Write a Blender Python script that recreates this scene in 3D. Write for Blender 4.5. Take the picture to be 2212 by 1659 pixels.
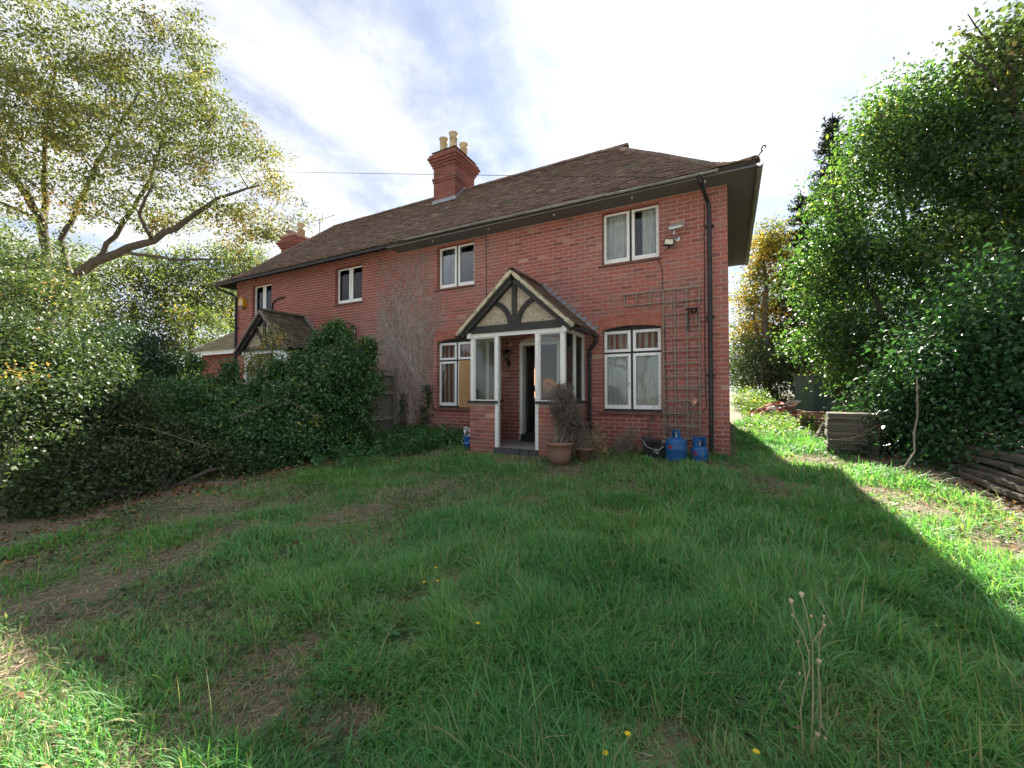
import bpy, math, random
import numpy as np
from mathutils import Vector, Matrix
for o in list(bpy.data.objects): bpy.data.objects.remove(o)
random.seed(7); RS = np.random.RandomState(11)
SC = bpy.context.scene; COL = SC.collection
R = math.radians

# ---------------------------------------------------------------- camera
YAW, PITCH = 0.48775, 0.02092
cd = bpy.data.cameras.new('camera'); cam = bpy.data.objects.new('camera', cd); COL.objects.link(cam)
cam.location = (0.0, -7.71, 1.07); cam.rotation_euler = (math.pi/2 + PITCH, 0, YAW)
cd.sensor_width = 36; cd.sensor_fit = 'HORIZONTAL'; cd.lens = 36*884/2212
cd.clip_start = .05; cd.clip_end = 2000
SC.camera = cam

# ---------------------------------------------------------------- sky and sun
SUN_AZ, SUN_EL = R(-8.67), R(38.7)          # azimuth measured from +Y towards +X
SD = Vector((math.sin(SUN_AZ)*math.cos(SUN_EL), math.cos(SUN_AZ)*math.cos(SUN_EL), math.sin(SUN_EL)))
W = bpy.data.worlds.new('World'); SC.world = W; W.use_nodes = True
nt = W.node_tree; N = nt.nodes; L = nt.links
N.clear()
def wn(t, **k):
    n = N.new(t)
    for a, b in k.items(): setattr(n, a, b)
    return n
def wmath(op, a, b=None, c=None):
    n = wn('ShaderNodeMath', operation=op)
    for i, v in enumerate((a, b, c)):
        if v is None: continue
        if isinstance(v, (int, float)): n.inputs[i].default_value = v
        else: L.new(v, n.inputs[i])
    return n.outputs[0]
sky = wn('ShaderNodeTexSky', sky_type='NISHITA', sun_disc=False, sun_elevation=SUN_EL, sun_rotation=-SUN_AZ,
         altitude=60, air_density=1.0, dust_density=.2, ozone_density=1.2)
tc = wn('ShaderNodeTexCoord'); dirv = tc.outputs['Generated']
sx = wn('ShaderNodeSeparateXYZ'); L.new(dirv, sx.inputs[0])
zz = wmath('MAXIMUM', wmath('ADD', sx.outputs[2], .16), .05)
cu = wmath('DIVIDE', sx.outputs[0], zz); cv = wmath('DIVIDE', sx.outputs[1], zz)
cc = wn('ShaderNodeCombineXYZ'); L.new(cu, cc.inputs[0]); L.new(cv, cc.inputs[1])
mp = wn('ShaderNodeMapping'); L.new(cc.outputs[0], mp.inputs[0]); mp.inputs['Rotation'].default_value = (0, 0, R(38)); mp.inputs['Scale'].default_value = (2.1, .8, 1)
n1 = wn('ShaderNodeTexNoise'); L.new(mp.outputs[0], n1.inputs[0]); n1.inputs['Scale'].default_value = 1.15; n1.inputs['Detail'].default_value = 9; n1.inputs['Roughness'].default_value = .58; n1.inputs['Distortion'].default_value = .35
n2 = wn('ShaderNodeTexNoise'); L.new(cc.outputs[0], n2.inputs[0]); n2.inputs['Scale'].default_value = 5.0; n2.inputs['Detail'].default_value = 6; n2.inputs['Roughness'].default_value = .62
n3 = wn('ShaderNodeTexNoise'); L.new(cc.outputs[0], n3.inputs[0]); n3.inputs['Scale'].default_value = .55; n3.inputs['Detail'].default_value = 2
dens = wmath('ADD', wmath('MULTIPLY', n1.outputs[0], .62), wmath('ADD', wmath('MULTIPLY', n2.outputs[0], .17), wmath('MULTIPLY', n3.outputs[0], .42)))
rampc = wn('ShaderNodeValToRGB'); L.new(dens, rampc.inputs[0])
rampc.color_ramp.interpolation = 'EASE'
rampc.color_ramp.elements[0].position = .47; rampc.color_ramp.elements[0].color = (.40, .40, .40, 1)
rampc.color_ramp.elements[1].position = .70; rampc.color_ramp.elements[1].color = (.97, .97, .97, 1)
# thin cloud scatters sunlight forwards: brighter towards the sun
dp = wn('ShaderNodeVectorMath', operation='DOT_PRODUCT'); L.new(dirv, dp.inputs[0]); dp.inputs[1].default_value = SD
mu = wmath('MAXIMUM', dp.outputs['Value'], 0.0)
glow = wmath('ADD', wmath('MULTIPLY', wmath('POWER', mu, 200), 2.4), wmath('MULTIPLY', wmath('POWER', mu, 40), .22))
thick = wn('ShaderNodeMapRange'); L.new(n2.outputs[0], thick.inputs[0]); thick.inputs[1].default_value = .32; thick.inputs[2].default_value = .68; thick.inputs[3].default_value = .85; thick.inputs[4].default_value = 1.13
cl = wmath('MULTIPLY', wmath('ADD', glow, .86), thick.outputs[0])
ccol = wn('ShaderNodeCombineColor'); L.new(wmath('MULTIPLY', cl, .955), ccol.inputs[0]); L.new(wmath('MULTIPLY', cl, .975), ccol.inputs[1]); L.new(cl, ccol.inputs[2])
skys = wn('ShaderNodeVectorMath', operation='MULTIPLY'); L.new(sky.outputs[0], skys.inputs[0]); skys.inputs[1].default_value = (.105, .122, .155)
mx = wn('ShaderNodeMix', data_type='RGBA'); L.new(rampc.outputs[0], mx.inputs[0]); L.new(skys.outputs[0], mx.inputs[6]); L.new(ccol.outputs[0], mx.inputs[7])
hz = wn('ShaderNodeVectorMath', operation='ADD'); L.new(mx.outputs[2], hz.inputs[0])
hcol = wn('ShaderNodeCombineColor'); g2 = wmath('MULTIPLY', glow, .5)
for i in range(3): L.new(g2, hcol.inputs[i])
L.new(hcol.outputs[0], hz.inputs[1])
bg = wn('ShaderNodeBackground'); bg.inputs[1].default_value = .12; L.new(hz.outputs[0], bg.inputs[0])
wo = wn('ShaderNodeOutputWorld'); L.new(bg.outputs[0], wo.inputs[0])
W.cycles.sampling_method = 'MANUAL'; W.cycles.sample_map_resolution = 512
sl = bpy.data.lights.new('sun', 'SUN'); sl.energy = 2.2; sl.angle = R(.53); sl.color = (1, .93, .80)
so = bpy.data.objects.new('sun', sl); COL.objects.link(so); so.location = SD*60
so.rotation_euler = SD.to_track_quat('Z', 'Y').to_euler()
vs = SC.view_settings; SC.display_settings.display_device = 'sRGB'
vs.view_transform = 'Standard'; vs.look = 'None'; vs.exposure = 3.5; vs.gamma = 1; vs.use_curve_mapping = False
cy = SC.cycles
cy.max_bounces = 7; cy.diffuse_bounces = 4; cy.glossy_bounces = 3; cy.transmission_bounces = 5; cy.transparent_max_bounces = 10
cy.caustics_reflective = False; cy.caustics_refractive = False; cy.sample_clamp_indirect = 6
cy.use_denoising = True
try: cy.denoiser = 'OPENIMAGEDENOISE'; cy.denoising_input_passes = 'RGB_ALBEDO_NORMAL'
except Exception: pass
cy.use_adaptive_sampling = True; cy.adaptive_threshold = .015

# ---------------------------------------------------------------- helpers
def tag(o, label=None, cat=None, group=None, kind=None):
    if label: o['label'] = label
    if cat: o['category'] = cat
    if group: o['group'] = group
    if kind: o['kind'] = kind
    return o
def link(name, data, parent=None, world=True):
    o = bpy.data.objects.new(name, data); COL.objects.link(o)
    if parent is not None:
        o.parent = parent
        if world and parent.parent is None and parent.type == 'EMPTY':
            o.matrix_parent_inverse = Matrix.LocRotScale(parent.location, parent.rotation_euler, None).inverted()
    return o
def thing(name, label, cat, loc, rz=0, group=None):
    o = bpy.data.objects.new(name, None); COL.objects.link(o); o.empty_display_size = .2
    o.location = loc; o.rotation_euler = (0, 0, rz)
    return tag(o, label, cat, group)
class MB:
    """collects shapes for ONE mesh"""
    def __init__(s): s.v = []; s.f = []; s.t = []
    def add(s, vs_, fs, tint=0.0):
        b = len(s.v); s.v.extend(tuple(p) for p in vs_); s.t.extend([tint]*len(vs_))
        s.f.extend(tuple(i+b for i in f) for f in fs); return s
    def box(s, x0, x1, y0, y1, z0, z1, tint=0.0):
        return s.add([(x0,y0,z0),(x1,y0,z0),(x1,y1,z0),(x0,y1,z0),(x0,y0,z1),(x1,y0,z1),(x1,y1,z1),(x0,y1,z1)],
              [(0,3,2,1),(4,5,6,7),(0,1,5,4),(1,2,6,5),(2,3,7,6),(3,0,4,7)], tint)
    def obox(s, c, size, M=None, tint=0.0, jit=0.0):
        hx, hy, hz_ = size[0]/2, size[1]/2, size[2]/2; c = Vector(c); P = []
        for p in ((-1,-1,-1),(1,-1,-1),(1,1,-1),(-1,1,-1),(-1,-1,1),(1,-1,1),(1,1,1),(-1,1,1)):
            q = Vector((p[0]*hx, p[1]*hy, p[2]*hz_))
            if jit: q += Vector((random.uniform(-jit,jit),random.uniform(-jit,jit),random.uniform(-jit,jit)))
            P.append(c + (M @ q if M is not None else q))
        return s.add(P, [(0,3,2,1),(4,5,6,7),(0,1,5,4),(1,2,6,5),(2,3,7,6),(3,0,4,7)], tint)
    def bar(s, a, b, w, h, up=(0,0,1), tint=0.0):
        a, b, up = Vector(a), Vector(b), Vector(up); d = (b-a).normalized()
        sd = d.cross(up)
        if sd.length < 1e-4: sd = d.cross(Vector((1,0,0)))
        sd.normalize(); u2 = sd.cross(d)
        P = [p + sd*(i*w/2) + u2*(j*h/2) for p in (a, b) for i, j in ((-1,-1),(1,-1),(1,1),(-1,1))]
        return s.add(P, [(0,1,2,3),(7,6,5,4),(0,4,5,1),(1,5,6,2),(2,6,7,3),(3,7,4,0)], tint)
    def tube(s, pts, r, n=6, tint=0.0, cap=True):
        pts = [Vector(p) for p in pts]; m = len(pts)
        rs = r if isinstance(r, (list, tuple)) else [r]*m
        P = []; ref = Vector((.31,.52,.79))
        for i, p in enumerate(pts):
            d = (pts[min(i+1,m-1)] - pts[max(i-1,0)])
            if d.length < 1e-9: d = Vector((0,0,1))
            d.normalize(); a = d.cross(ref)
            if a.length < .05: a = d.cross(Vector((1,0,0)))
            a.normalize(); b = d.cross(a)
            for k in range(n):
                th = 2*math.pi*k/n; P.append(p + (a*math.cos(th) + b*math.sin(th))*rs[i])
        F = [(i*n+k, i*n+(k+1)%n, (i+1)*n+(k+1)%n, (i+1)*n+k) for i in range(m-1) for k in range(n)]
        if cap: F += [tuple(range(n-1,-1,-1)), tuple(range((m-1)*n, m*n))]
        return s.add(P, F, tint)
    def lathe(s, prof, n=24, c=(0,0,0), tint=0.0, M=None, closed=False):
        c = Vector(c); P = []
        for r_, z_ in prof:
            for k in range(n):
                th = 2*math.pi*k/n; q = Vector((r_*math.cos(th), r_*math.sin(th), z_))
                P.append(c + (M @ q if M is not None else q))
        m = len(prof)
        F = [(i*n+k, i*n+(k+1)%n, (i+1)*n+(k+1)%n, (i+1)*n+k) for i in range(m-1) for k in range(n)]
        if prof[0][0] > 1e-4: F.append(tuple(range(n-1,-1,-1)))
        if prof[-1][0] > 1e-4: F.append(tuple(range((m-1)*n, m*n)))
        return s.add(P, F, tint)
    def prism(s, poly, fn, d0, d1, tint=0.0):
        """2-D outline (ccw) extruded from depth d0 to d1; fn(u, v, d) -> point"""
        n = len(poly)
        P = [fn(u, v, d0) for u, v in poly] + [fn(u, v, d1) for u, v in poly]
        F = [tuple(range(n-1,-1,-1)), tuple(range(n, 2*n))] + [(i, (i+1)%n, n+(i+1)%n, n+i) for i in range(n)]
        return s.add(P, F, tint)
    def mesh(s, name, mat, smooth=False):
        me = bpy.data.meshes.new(name); me.from_pydata([tuple(p) for p in s.v], [], s.f)
        if any(s.t):
            a = me.attributes.new('tint', 'FLOAT', 'POINT'); a.data.foreach_set('value', np.array(s.t, dtype=np.float32))
        if smooth: me.polygons.foreach_set('use_smooth', [True]*len(me.polygons))
        me.materials.append(mat); me.update(); return me
    def build(s, name, mat, parent=None, smooth=False, world=True):
        return link(name, s.mesh(name, mat, smooth), parent, world)
def np_mesh(name, V, F, mat, tint=None, smooth=False):
    V = np.asarray(V, np.float32); F = np.asarray(F, np.int32); k = F.shape[1]
    me = bpy.data.meshes.new(name)
    me.vertices.add(len(V)); me.vertices.foreach_set('co', V.ravel())
    me.loops.add(F.size); me.loops.foreach_set('vertex_index', F.ravel())
    me.polygons.add(len(F)); me.polygons.foreach_set('loop_start', np.arange(0, F.size, k, dtype=np.int32))
    try: me.polygons.foreach_set('loop_total', np.full(len(F), k, np.int32))
    except Exception: pass
    if smooth: me.polygons.foreach_set('use_smooth', np.ones(len(F), bool))
    if tint is not None:
        a = me.attributes.new('tint', 'FLOAT', 'POINT'); a.data.foreach_set('value', np.asarray(tint, np.float32))
    me.materials.append(mat); me.update(calc_edges=True); me.validate(); return me
def copy_tree(o, parent=None):
    c = o.copy(); COL.objects.link(c)
    if parent is not None: c.parent = parent; c.matrix_parent_inverse = o.matrix_parent_inverse.copy()
    for ch in list(o.children): copy_tree(ch, c)
    return c
def smooth_noise(x, y, seed=0, scale=1.0):
    x = np.asarray(x, float)/scale; y = np.asarray(y, float)/scale
    xi = np.floor(x).astype(int); yi = np.floor(y).astype(int); fx = x-xi; fy = y-yi
    fx = fx*fx*(3-2*fx); fy = fy*fy*(3-2*fy)
    def h(a, b):
        k = (a*374761393 + b*668265263 + seed*974634777) & 0x7fffffff
        k = ((k ^ (k >> 13))*1274126177) & 0x7fffffff
        return ((k ^ (k >> 16)) & 0xffff)/65535.0
    return (h(xi,yi)*(1-fx)+h(xi+1,yi)*fx)*(1-fy) + (h(xi,yi+1)*(1-fx)+h(xi+1,yi+1)*fx)*fy
def gz(x, y):
    """height of the garden: a gentle slope up to and past the house"""
    x = np.asarray(x, float); y = np.asarray(y, float)
    base = .055*np.clip(y, -26, 16)
    fade = np.clip((np.abs(y)-.3)/1.5, 0, 1)
    return base + fade*((smooth_noise(x, y, 3, 1.7)-.5)*.07 + (smooth_noise(x, y, 5, .55)-.5)*.028)
def gzf(x, y): return float(gz(x, y))

# ---------------------------------------------------------------- materials
MATS = {}
def material(name, c1, c2=None, rough=.75, nscale=8.0, ndetail=5, bump=0.0, bscale=60.0, spec=.35, ramp=None, tintcol=None,
             stretch=None, metallic=0.0, coat=0.0, lohi=(.35,.68), stain=None, bloom=None):
    m = bpy.data.materials.new(name); m.use_nodes = True; t = m.node_tree; n = t.nodes; l = t.links
    p = n['Principled BSDF']; p.inputs['Roughness'].default_value = rough
    p.inputs['Specular IOR Level'].default_value = spec; p.inputs['Metallic'].default_value = metallic
    if coat: p.inputs['Coat Weight'].default_value = coat
    gn = n.new('ShaderNodeNewGeometry'); vec = gn.outputs['Position']
    if stretch:
        mpn = n.new('ShaderNodeMapping'); l.new(vec, mpn.inputs[0]); mpn.inputs['Scale'].default_value = stretch; vec = mpn.outputs[0]
    col = None
    def rgb(c): 
        q = n.new('ShaderNodeRGB'); q.outputs[0].default_value = (*c, 1); return q.outputs[0]
    def mix(f, a, b, mode='MIX'):
        q = n.new('ShaderNodeMix'); q.data_type = 'RGBA'; q.blend_type = mode
        if isinstance(f, float): q.inputs[0].default_value = f
        else: l.new(f, q.inputs[0])
        l.new(a, q.inputs[6]); l.new(b, q.inputs[7]); return q.outputs[2]
    def noise(sc, det, seed=0):
        q = n.new('ShaderNodeTexNoise'); l.new(vec, q.inputs[0]); q.inputs['Scale'].default_value = sc; q.inputs['Detail'].default_value = det
        q.inputs['Roughness'].default_value = .62; return q.outputs[0]
    def cramp(f, els):
        q = n.new('ShaderNodeValToRGB'); l.new(f, q.inputs[0]); e = q.color_ramp.elements
        while len(e) > 1: e.remove(e[-1])
        e[0].position = els[0][0]; e[0].color = (*els[0][1], 1)
        for po, c in els[1:]: k = e.new(po); k.color = (*c, 1)
        return q.outputs[0]
    if ramp:
        at = n.new('ShaderNodeAttribute'); at.attribute_name = 'tint'
        col = cramp(at.outputs['Fac'], ramp)
        if c2 is not None:
            f = cramp(noise(nscale, ndetail), [(lohi[0],(0,0,0)),(lohi[1],(1,1,1))])
            col = mix(f, col, rgb(c2))
    else:
        col = rgb(c1)
        if c2 is not None:
            f = cramp(noise(nscale, ndetail), [(lohi[0],(0,0,0)),(lohi[1],(1,1,1))])
            col = mix(f, col, rgb(c2))
        if tintcol is not None:
            at = n.new('ShaderNodeAttribute'); at.attribute_name = 'tint'
            col = mix(at.outputs['Fac'], col, rgb(tintcol))
    if stain:
        f = cramp(noise(stain[0], 4), [(stain[2],(0,0,0)),(stain[3],(stain[4],)*3)]); col = mix(f, col, rgb(stain[1]))
    if bloom:
        sp = n.new('ShaderNodeSeparateXYZ'); l.new(gn.outputs['Position'], sp.inputs[0])
        def mr(src, a0, a1, b0, b1):
            q = n.new('ShaderNodeMapRange'); q.interpolation_type = 'SMOOTHSTEP'; l.new(src, q.inputs[0])
            for i_, v_ in enumerate((a0,a1,b0,b1)): q.inputs[i_+1].default_value = v_
            return q.outputs[0]
        def ml(a_, b_):
            q = n.new('ShaderNodeMath'); q.operation = 'MULTIPLY'; l.new(a_, q.inputs[0]); l.new(b_, q.inputs[1]); return q.outputs[0]
        msk = ml(ml(mr(sp.outputs[0],-9.6,-7.4,0,1), mr(sp.outputs[0],-6.9,-5.4,1,0)), mr(sp.outputs[2],2.2,3.9,1,0))
        msk = ml(msk, cramp(noise(2.2, 5), [(.30,(.08,.08,.08)),(.66,(.62,.62,.62))])); col = mix(msk, col, rgb(bloom))
        low = ml(mr(sp.outputs[2],.05,.55,1,0), cramp(noise(1.7, 5), [(.38,(0,0,0)),(.62,(.7,.7,.7))])); col = mix(low, col, rgb((.13,.075,.055)))
    # fine grain
    g = cramp(noise(nscale*6.5, 4), [(.25,(.82,.82,.82)),(.75,(1.12,1.12,1.12))])
    col = mix(1.0, col, g, 'MULTIPLY')
    l.new(col, p.inputs['Base Color'])
    if bump:
        b = n.new('ShaderNodeBump'); b.inputs['Strength'].default_value = bump; b.inputs['Distance'].default_value = .01
        l.new(noise(bscale, 6), b.inputs['Height']); l.new(b.outputs[0], p.inputs['Normal'])
    MATS[name] = m; return m
def leafmat(name, ramp, trans=.45, rough=.5, spec=.35, tcol=(1.25,1.35,.55)):
    m = bpy.data.materials.new(name); m.use_nodes = True; t = m.node_tree; n = t.nodes; l = t.links
    p = n['Principled BSDF']; p.inputs['Roughness'].default_value = rough; p.inputs['Specular IOR Level'].default_value = spec
    at = n.new('ShaderNodeAttribute'); at.attribute_name = 'tint'
    q = n.new('ShaderNodeValToRGB'); l.new(at.outputs['Fac'], q.inputs[0]); e = q.color_ramp.elements
    while len(e) > 1: e.remove(e[-1])
    e[0].position = ramp[0][0]; e[0].color = (*ramp[0][1], 1)
    for po, c in ramp[1:]: k = e.new(po); k.color = (*c, 1)
    l.new(q.outputs[0], p.inputs['Base Color'])
    tr = n.new('ShaderNodeBsdfTranslucent')
    mm = n.new('ShaderNodeMix'); mm.data_type = 'RGBA'; mm.blend_type = 'MULTIPLY'; mm.inputs[0].default_value = 1
    l.new(q.outputs[0], mm.inputs[6]); mm.inputs[7].default_value = (*tcol, 1); l.new(mm.outputs[2], tr.inputs[0])
    ms = n.new('ShaderNodeMixShader'); ms.inputs[0].default_value = trans
    l.new(p.outputs[0], ms.inputs[1]); l.new(tr.outputs[0], ms.inputs[2])
    l.new(ms.outputs[0], n['Material Output'].inputs[0]); MATS[name] = m; return m
def glassmat(name, tint=(.93,.96,.95), dirt=.0, ior=1.5):
    m = bpy.data.materials.new(name); m.use_nodes = True; t = m.node_tree; n = t.nodes; l = t.links
    n.remove(n['Principled BSDF'])
    tr = n.new('ShaderNodeBsdfTransparent'); tr.inputs[0].default_value = (*tint, 1)
    gl = n.new('ShaderNodeBsdfGlossy'); gl.inputs['Roughness'].default_value = .015
    fr = n.new('ShaderNodeFresnel'); fr.inputs[0].default_value = ior
    tcn = n.new('ShaderNodeTexCoord'); nz = n.new('ShaderNodeTexNoise'); l.new(tcn.outputs['Object'], nz.inputs[0]); nz.inputs['Scale'].default_value = 2.2; nz.inputs['Detail'].default_value = 2
    bu = n.new('ShaderNodeBump'); bu.inputs['Strength'].default_value = .05; bu.inputs['Distance'].default_value = .02; l.new(nz.outputs[0], bu.inputs['Height']); l.new(bu.outputs[0], gl.inputs['Normal'])
    ms = n.new('ShaderNodeMixShader'); l.new(fr.outputs[0], ms.inputs[0]); l.new(tr.outputs[0], ms.inputs[1]); l.new(gl.outputs[0], ms.inputs[2])
    out = ms.outputs[0]
    if dirt:
        df = n.new('ShaderNodeBsdfDiffuse'); df.inputs[0].default_value = (.30,.31,.27,1)
        nd = n.new('ShaderNodeTexNoise'); l.new(tcn.outputs['Object'], nd.inputs[0]); nd.inputs['Scale'].default_value = 7; nd.inputs['Detail'].default_value = 6
        mu_ = n.new('ShaderNodeMath'); mu_.operation = 'MULTIPLY'; l.new(nd.outputs[0], mu_.inputs[0]); mu_.inputs[1].default_value = dirt
        m2 = n.new('ShaderNodeMixShader'); l.new(mu_.outputs[0], m2.inputs[0]); l.new(out, m2.inputs[1]); l.new(df.outputs[0], m2.inputs[2]); out = m2.outputs[0]
    l.new(out, n['Material Output'].inputs[0]); MATS[name] = m; return m

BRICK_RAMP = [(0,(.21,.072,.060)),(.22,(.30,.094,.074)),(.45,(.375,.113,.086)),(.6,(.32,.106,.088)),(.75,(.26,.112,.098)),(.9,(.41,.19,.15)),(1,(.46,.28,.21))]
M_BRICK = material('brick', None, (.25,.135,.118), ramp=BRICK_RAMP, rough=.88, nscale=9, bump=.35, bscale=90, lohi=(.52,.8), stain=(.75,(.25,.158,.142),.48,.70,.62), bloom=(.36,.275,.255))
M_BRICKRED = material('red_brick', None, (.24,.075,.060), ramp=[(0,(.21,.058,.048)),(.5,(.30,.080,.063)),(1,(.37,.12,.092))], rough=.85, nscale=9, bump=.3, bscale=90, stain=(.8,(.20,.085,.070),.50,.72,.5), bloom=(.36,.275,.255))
M_ARCH = material('rubbed_brick', None, (.30,.10,.07), ramp=[(0,(.30,.088,.060)),(.5,(.38,.125,.085)),(1,(.44,.17,.12))], rough=.9, nscale=12, bump=.3)
M_MORTAR = material('mortar', (.44,.335,.30), (.31,.24,.215), rough=.95, nscale=14, bump=.4)
M_MORTARR = material('pink_mortar', (.44,.265,.225), (.33,.205,.175), rough=.95, nscale=14, bump=.4)
M_PLASTER = material('plaster', (.52,.50,.44), (.42,.40,.35), rough=.95, nscale=3)
M_TILE = material('clay_tile', None, (.16,.135,.10), ramp=[(0,(.125,.085,.070)),(.35,(.17,.115,.094)),(.7,(.215,.142,.115)),(.9,(.26,.19,.155)),(1,(.34,.26,.215))], rough=.9, nscale=2.2, bump=.5, bscale=55, lohi=(.5,.75), stain=(1.1,(.105,.105,.060),.56,.72,.75))
M_MOSSTILE = material('mossy_tile', None, (.060,.062,.028), ramp=[(0,(.070,.058,.046)),(.6,(.13,.10,.082)),(.93,(.20,.16,.13)),(1,(.42,.16,.09))], rough=.95, nscale=3.5, bump=.7, bscale=45, lohi=(.42,.62))
M_LICHENTILE = material('lichen_tile', None, (.20,.19,.10), ramp=[(0,(.13,.105,.075)),(.6,(.22,.175,.12)),(1,(.30,.24,.17))], rough=.95, nscale=3.5, bump=.6, bscale=45)
M_DECK = material('roof_felt', (.035,.028,.026), (.05,.04,.036), rough=.95)
M_SOFFIT = material('dark_soffit', (.13,.13,.14), (.16,.155,.16), rough=.8, stretch=(1,6,6), bump=.2)
M_WHITE = material('white_gloss_paint', (.78,.79,.80), (.66,.67,.66), rough=.45, nscale=5, bump=.12, bscale=40, lohi=(.5,.85), stain=(11,(.36,.34,.29),.58,.72,.6))
M_WHITEOLD = material('flaking_white_paint', (.74,.75,.74), (.42,.40,.36), rough=.6, nscale=16, bump=.3, bscale=50, lohi=(.60,.74))
M_BLACKWOOD = material('black_stained_timber', (.018,.018,.020), (.045,.042,.040), rough=.6, nscale=6, stretch=(3,3,3), bump=.3, bscale=40)
M_BLACK = material('black_plastic', (.012,.012,.014), (.024,.024,.028), rough=.38, nscale=5)
M_DARKMETAL = material('dark_metal', (.030,.031,.036), (.06,.06,.065), rough=.45, metallic=.3, nscale=9)
M_GUTTER = material('weathered_grey_gutter', (.27,.28,.29), (.16,.16,.155), rough=.6, nscale=5)
M_LEAD = material('lead_flashing', (.30,.33,.37), (.20,.22,.25), rough=.5, nscale=7, metallic=.2)
M_CEMENT = material('cement_fillet', (.50,.46,.34), (.24,.22,.15), rough=.95, nscale=9, bump=.8, bscale=30, lohi=(.45,.66))
M_PEBBLE = material('pebbledash', (.62,.54,.42), (.16,.135,.11), rough=.95, nscale=95, ndetail=2, bump=1.0, bscale=120, lohi=(.44,.56))
M_TILESILL = material('quarry_tile_sill', (.16,.075,.06), (.10,.06,.05), rough=.8, nscale=8, bump=.3)
M_GLASS = glassmat('window_glass')
M_GLASSD = glassmat('dusty_glass', dirt=.11)
M_POT = material('terracotta', (.27,.14,.095), (.20,.135,.105), rough=.9, nscale=7, bump=.3)
M_BUFF = material('buff_clay', (.50,.40,.25), (.36,.28,.18), rough=.85, nscale=6, bump=.2)
M_BLUE = material('blue_enamel', (.014,.095,.27), (.012,.065,.19), rough=.45, nscale=5, bump=.10, bscale=30, lohi=(.5,.8), stain=(17,(.13,.075,.05),.60,.68,.8))
M_BLUEPL = material('blue_plastic', (.02,.14,.42), (.02,.10,.32), rough=.4)
M_CONC = material('concrete', (.30,.285,.26), (.19,.18,.16), rough=.93, nscale=5, bump=.5)
M_SLAB = material('weathered_slab', (.105,.092,.072), (.06,.058,.040), rough=.95, nscale=6, bump=.6, tintcol=(.14,.122,.098))
M_WOODGREY = material('grey_weathered_wood', (.24,.215,.18), (.13,.115,.095), rough=.9, nscale=5, stretch=(6,6,1), bump=.5, bscale=40)
M_LATTICE = material('trellis_wood', (.30,.265,.225), (.19,.165,.14), rough=.9, nscale=14, bump=.4)
M_PLY = material('plywood', (.46,.285,.135), (.36,.21,.10), rough=.8, nscale=3, stretch=(4,4,.7), bump=.1)
M_TIMBER = material('old_timber', (.15,.125,.10), (.075,.065,.052), rough=.95, nscale=3, stretch=(5,1,5), bump=.6, bscale=30)
M_GREENBOX = material('green_painted_steel', (.030,.085,.070), (.022,.060,.052), rough=.45, nscale=3)
M_STEEL = material('silver_metal', (.55,.56,.58), (.40,.41,.43), rough=.35, metallic=.8, nscale=6)
M_YELLOW = material('yellow_plastic', (.62,.34,.02), (.55,.30,.02), rough=.45)
M_SIGN = material('rusty_orange_plate', (.78,.24,.045), (.58,.17,.04), rough=.8, nscale=9, bump=.3)
M_INK = material('dark_lettering', (.025,.020,.020), rough=.8)
M_INKW = material('pale_lettering', (.60,.60,.62), rough=.7)
M_RED = material('red_sticker', (.30,.02,.03), (.22,.02,.03), rough=.6)
M_LENS = material('pale_lens', (.62,.60,.48), rough=.2)
M_SKIN = material('pale_rubber', (.62,.34,.24), (.56,.30,.20), rough=.6)
M_BARK = material('bark', (.105,.088,.068), (.055,.046,.036), rough=.95, nscale=5, stretch=(1.6,1.6,.5), bump=.9, bscale=18)
M_TWIG = material('pale_twig', (.27,.225,.18), (.17,.14,.11), rough=.95, nscale=9)
M_VINE = material('dead_creeper_stem', (.43,.37,.335), (.27,.23,.20), rough=.95, nscale=9)
M_PAPER = material('newsprint', (.62,.60,.58), (.18,.17,.17), rough=.9, nscale=14, lohi=(.48,.55))
M_CARPET = material('dark_carpet', (.018,.024,.024), rough=.95)
M_FLOOR = material('interior_floor', (.16,.10,.07), rough=.6)
M_NET = leafmat('net_curtain', [(0,(.86,.86,.85)),(1,(.60,.60,.60))], trans=.25, rough=.9, tcol=(1,1,1))
M_STRIPE_RAMP = [(0,(.66,.58,.52)),(1,(.42,.08,.085))]
M_CURT = leafmat('striped_curtain', M_STRIPE_RAMP, trans=.3, rough=.9, tcol=(1,1,1))
M_CURTDK = leafmat('grey_curtain', [(0,(.22,.22,.24)),(1,(.14,.14,.16))], trans=.3, rough=.9, tcol=(1,1,1))
M_CURTOR = leafmat('apricot_curtain', [(0,(.66,.40,.22)),(1,(.50,.27,.15))], trans=.5, rough=.9, tcol=(1,1,1))

# ================================================================ GROUND
M_GROUND = material('garden_ground', (.175,.135,.095), (.085,.11,.045), rough=1.0, nscale=3.2, ndetail=8, bump=1.0, bscale=35, lohi=(.42,.60))
def axis(lo, hi, c, fine, n):
    t = np.linspace(-1, 1, n); k = 3.6
    s = np.sinh(k*t)/np.sinh(k); return np.where(s < 0, c + s*(c-lo), c + s*(hi-c))
gx = axis(-260, 260, -1.5, .2, 150); gy = axis(-200, 320, -4.0, .2, 150)
GX, GY = np.meshgrid(gx, gy, indexing='ij'); GZ = gz(GX, GY)
V = np.stack([GX, GY, GZ], -1).reshape(-1, 3); idx = np.arange(150*150).reshape(150, 150)
F = np.stack([idx[:-1,:-1], idx[1:,:-1], idx[1:,1:], idx[:-1,1:]], -1).reshape(-1, 4)
g_ = link('ground', np_mesh('ground', V, F, M_GROUND, smooth=True)); tag(g_, 'sloping garden soil under the rough lawn', None, kind='structure')

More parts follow.
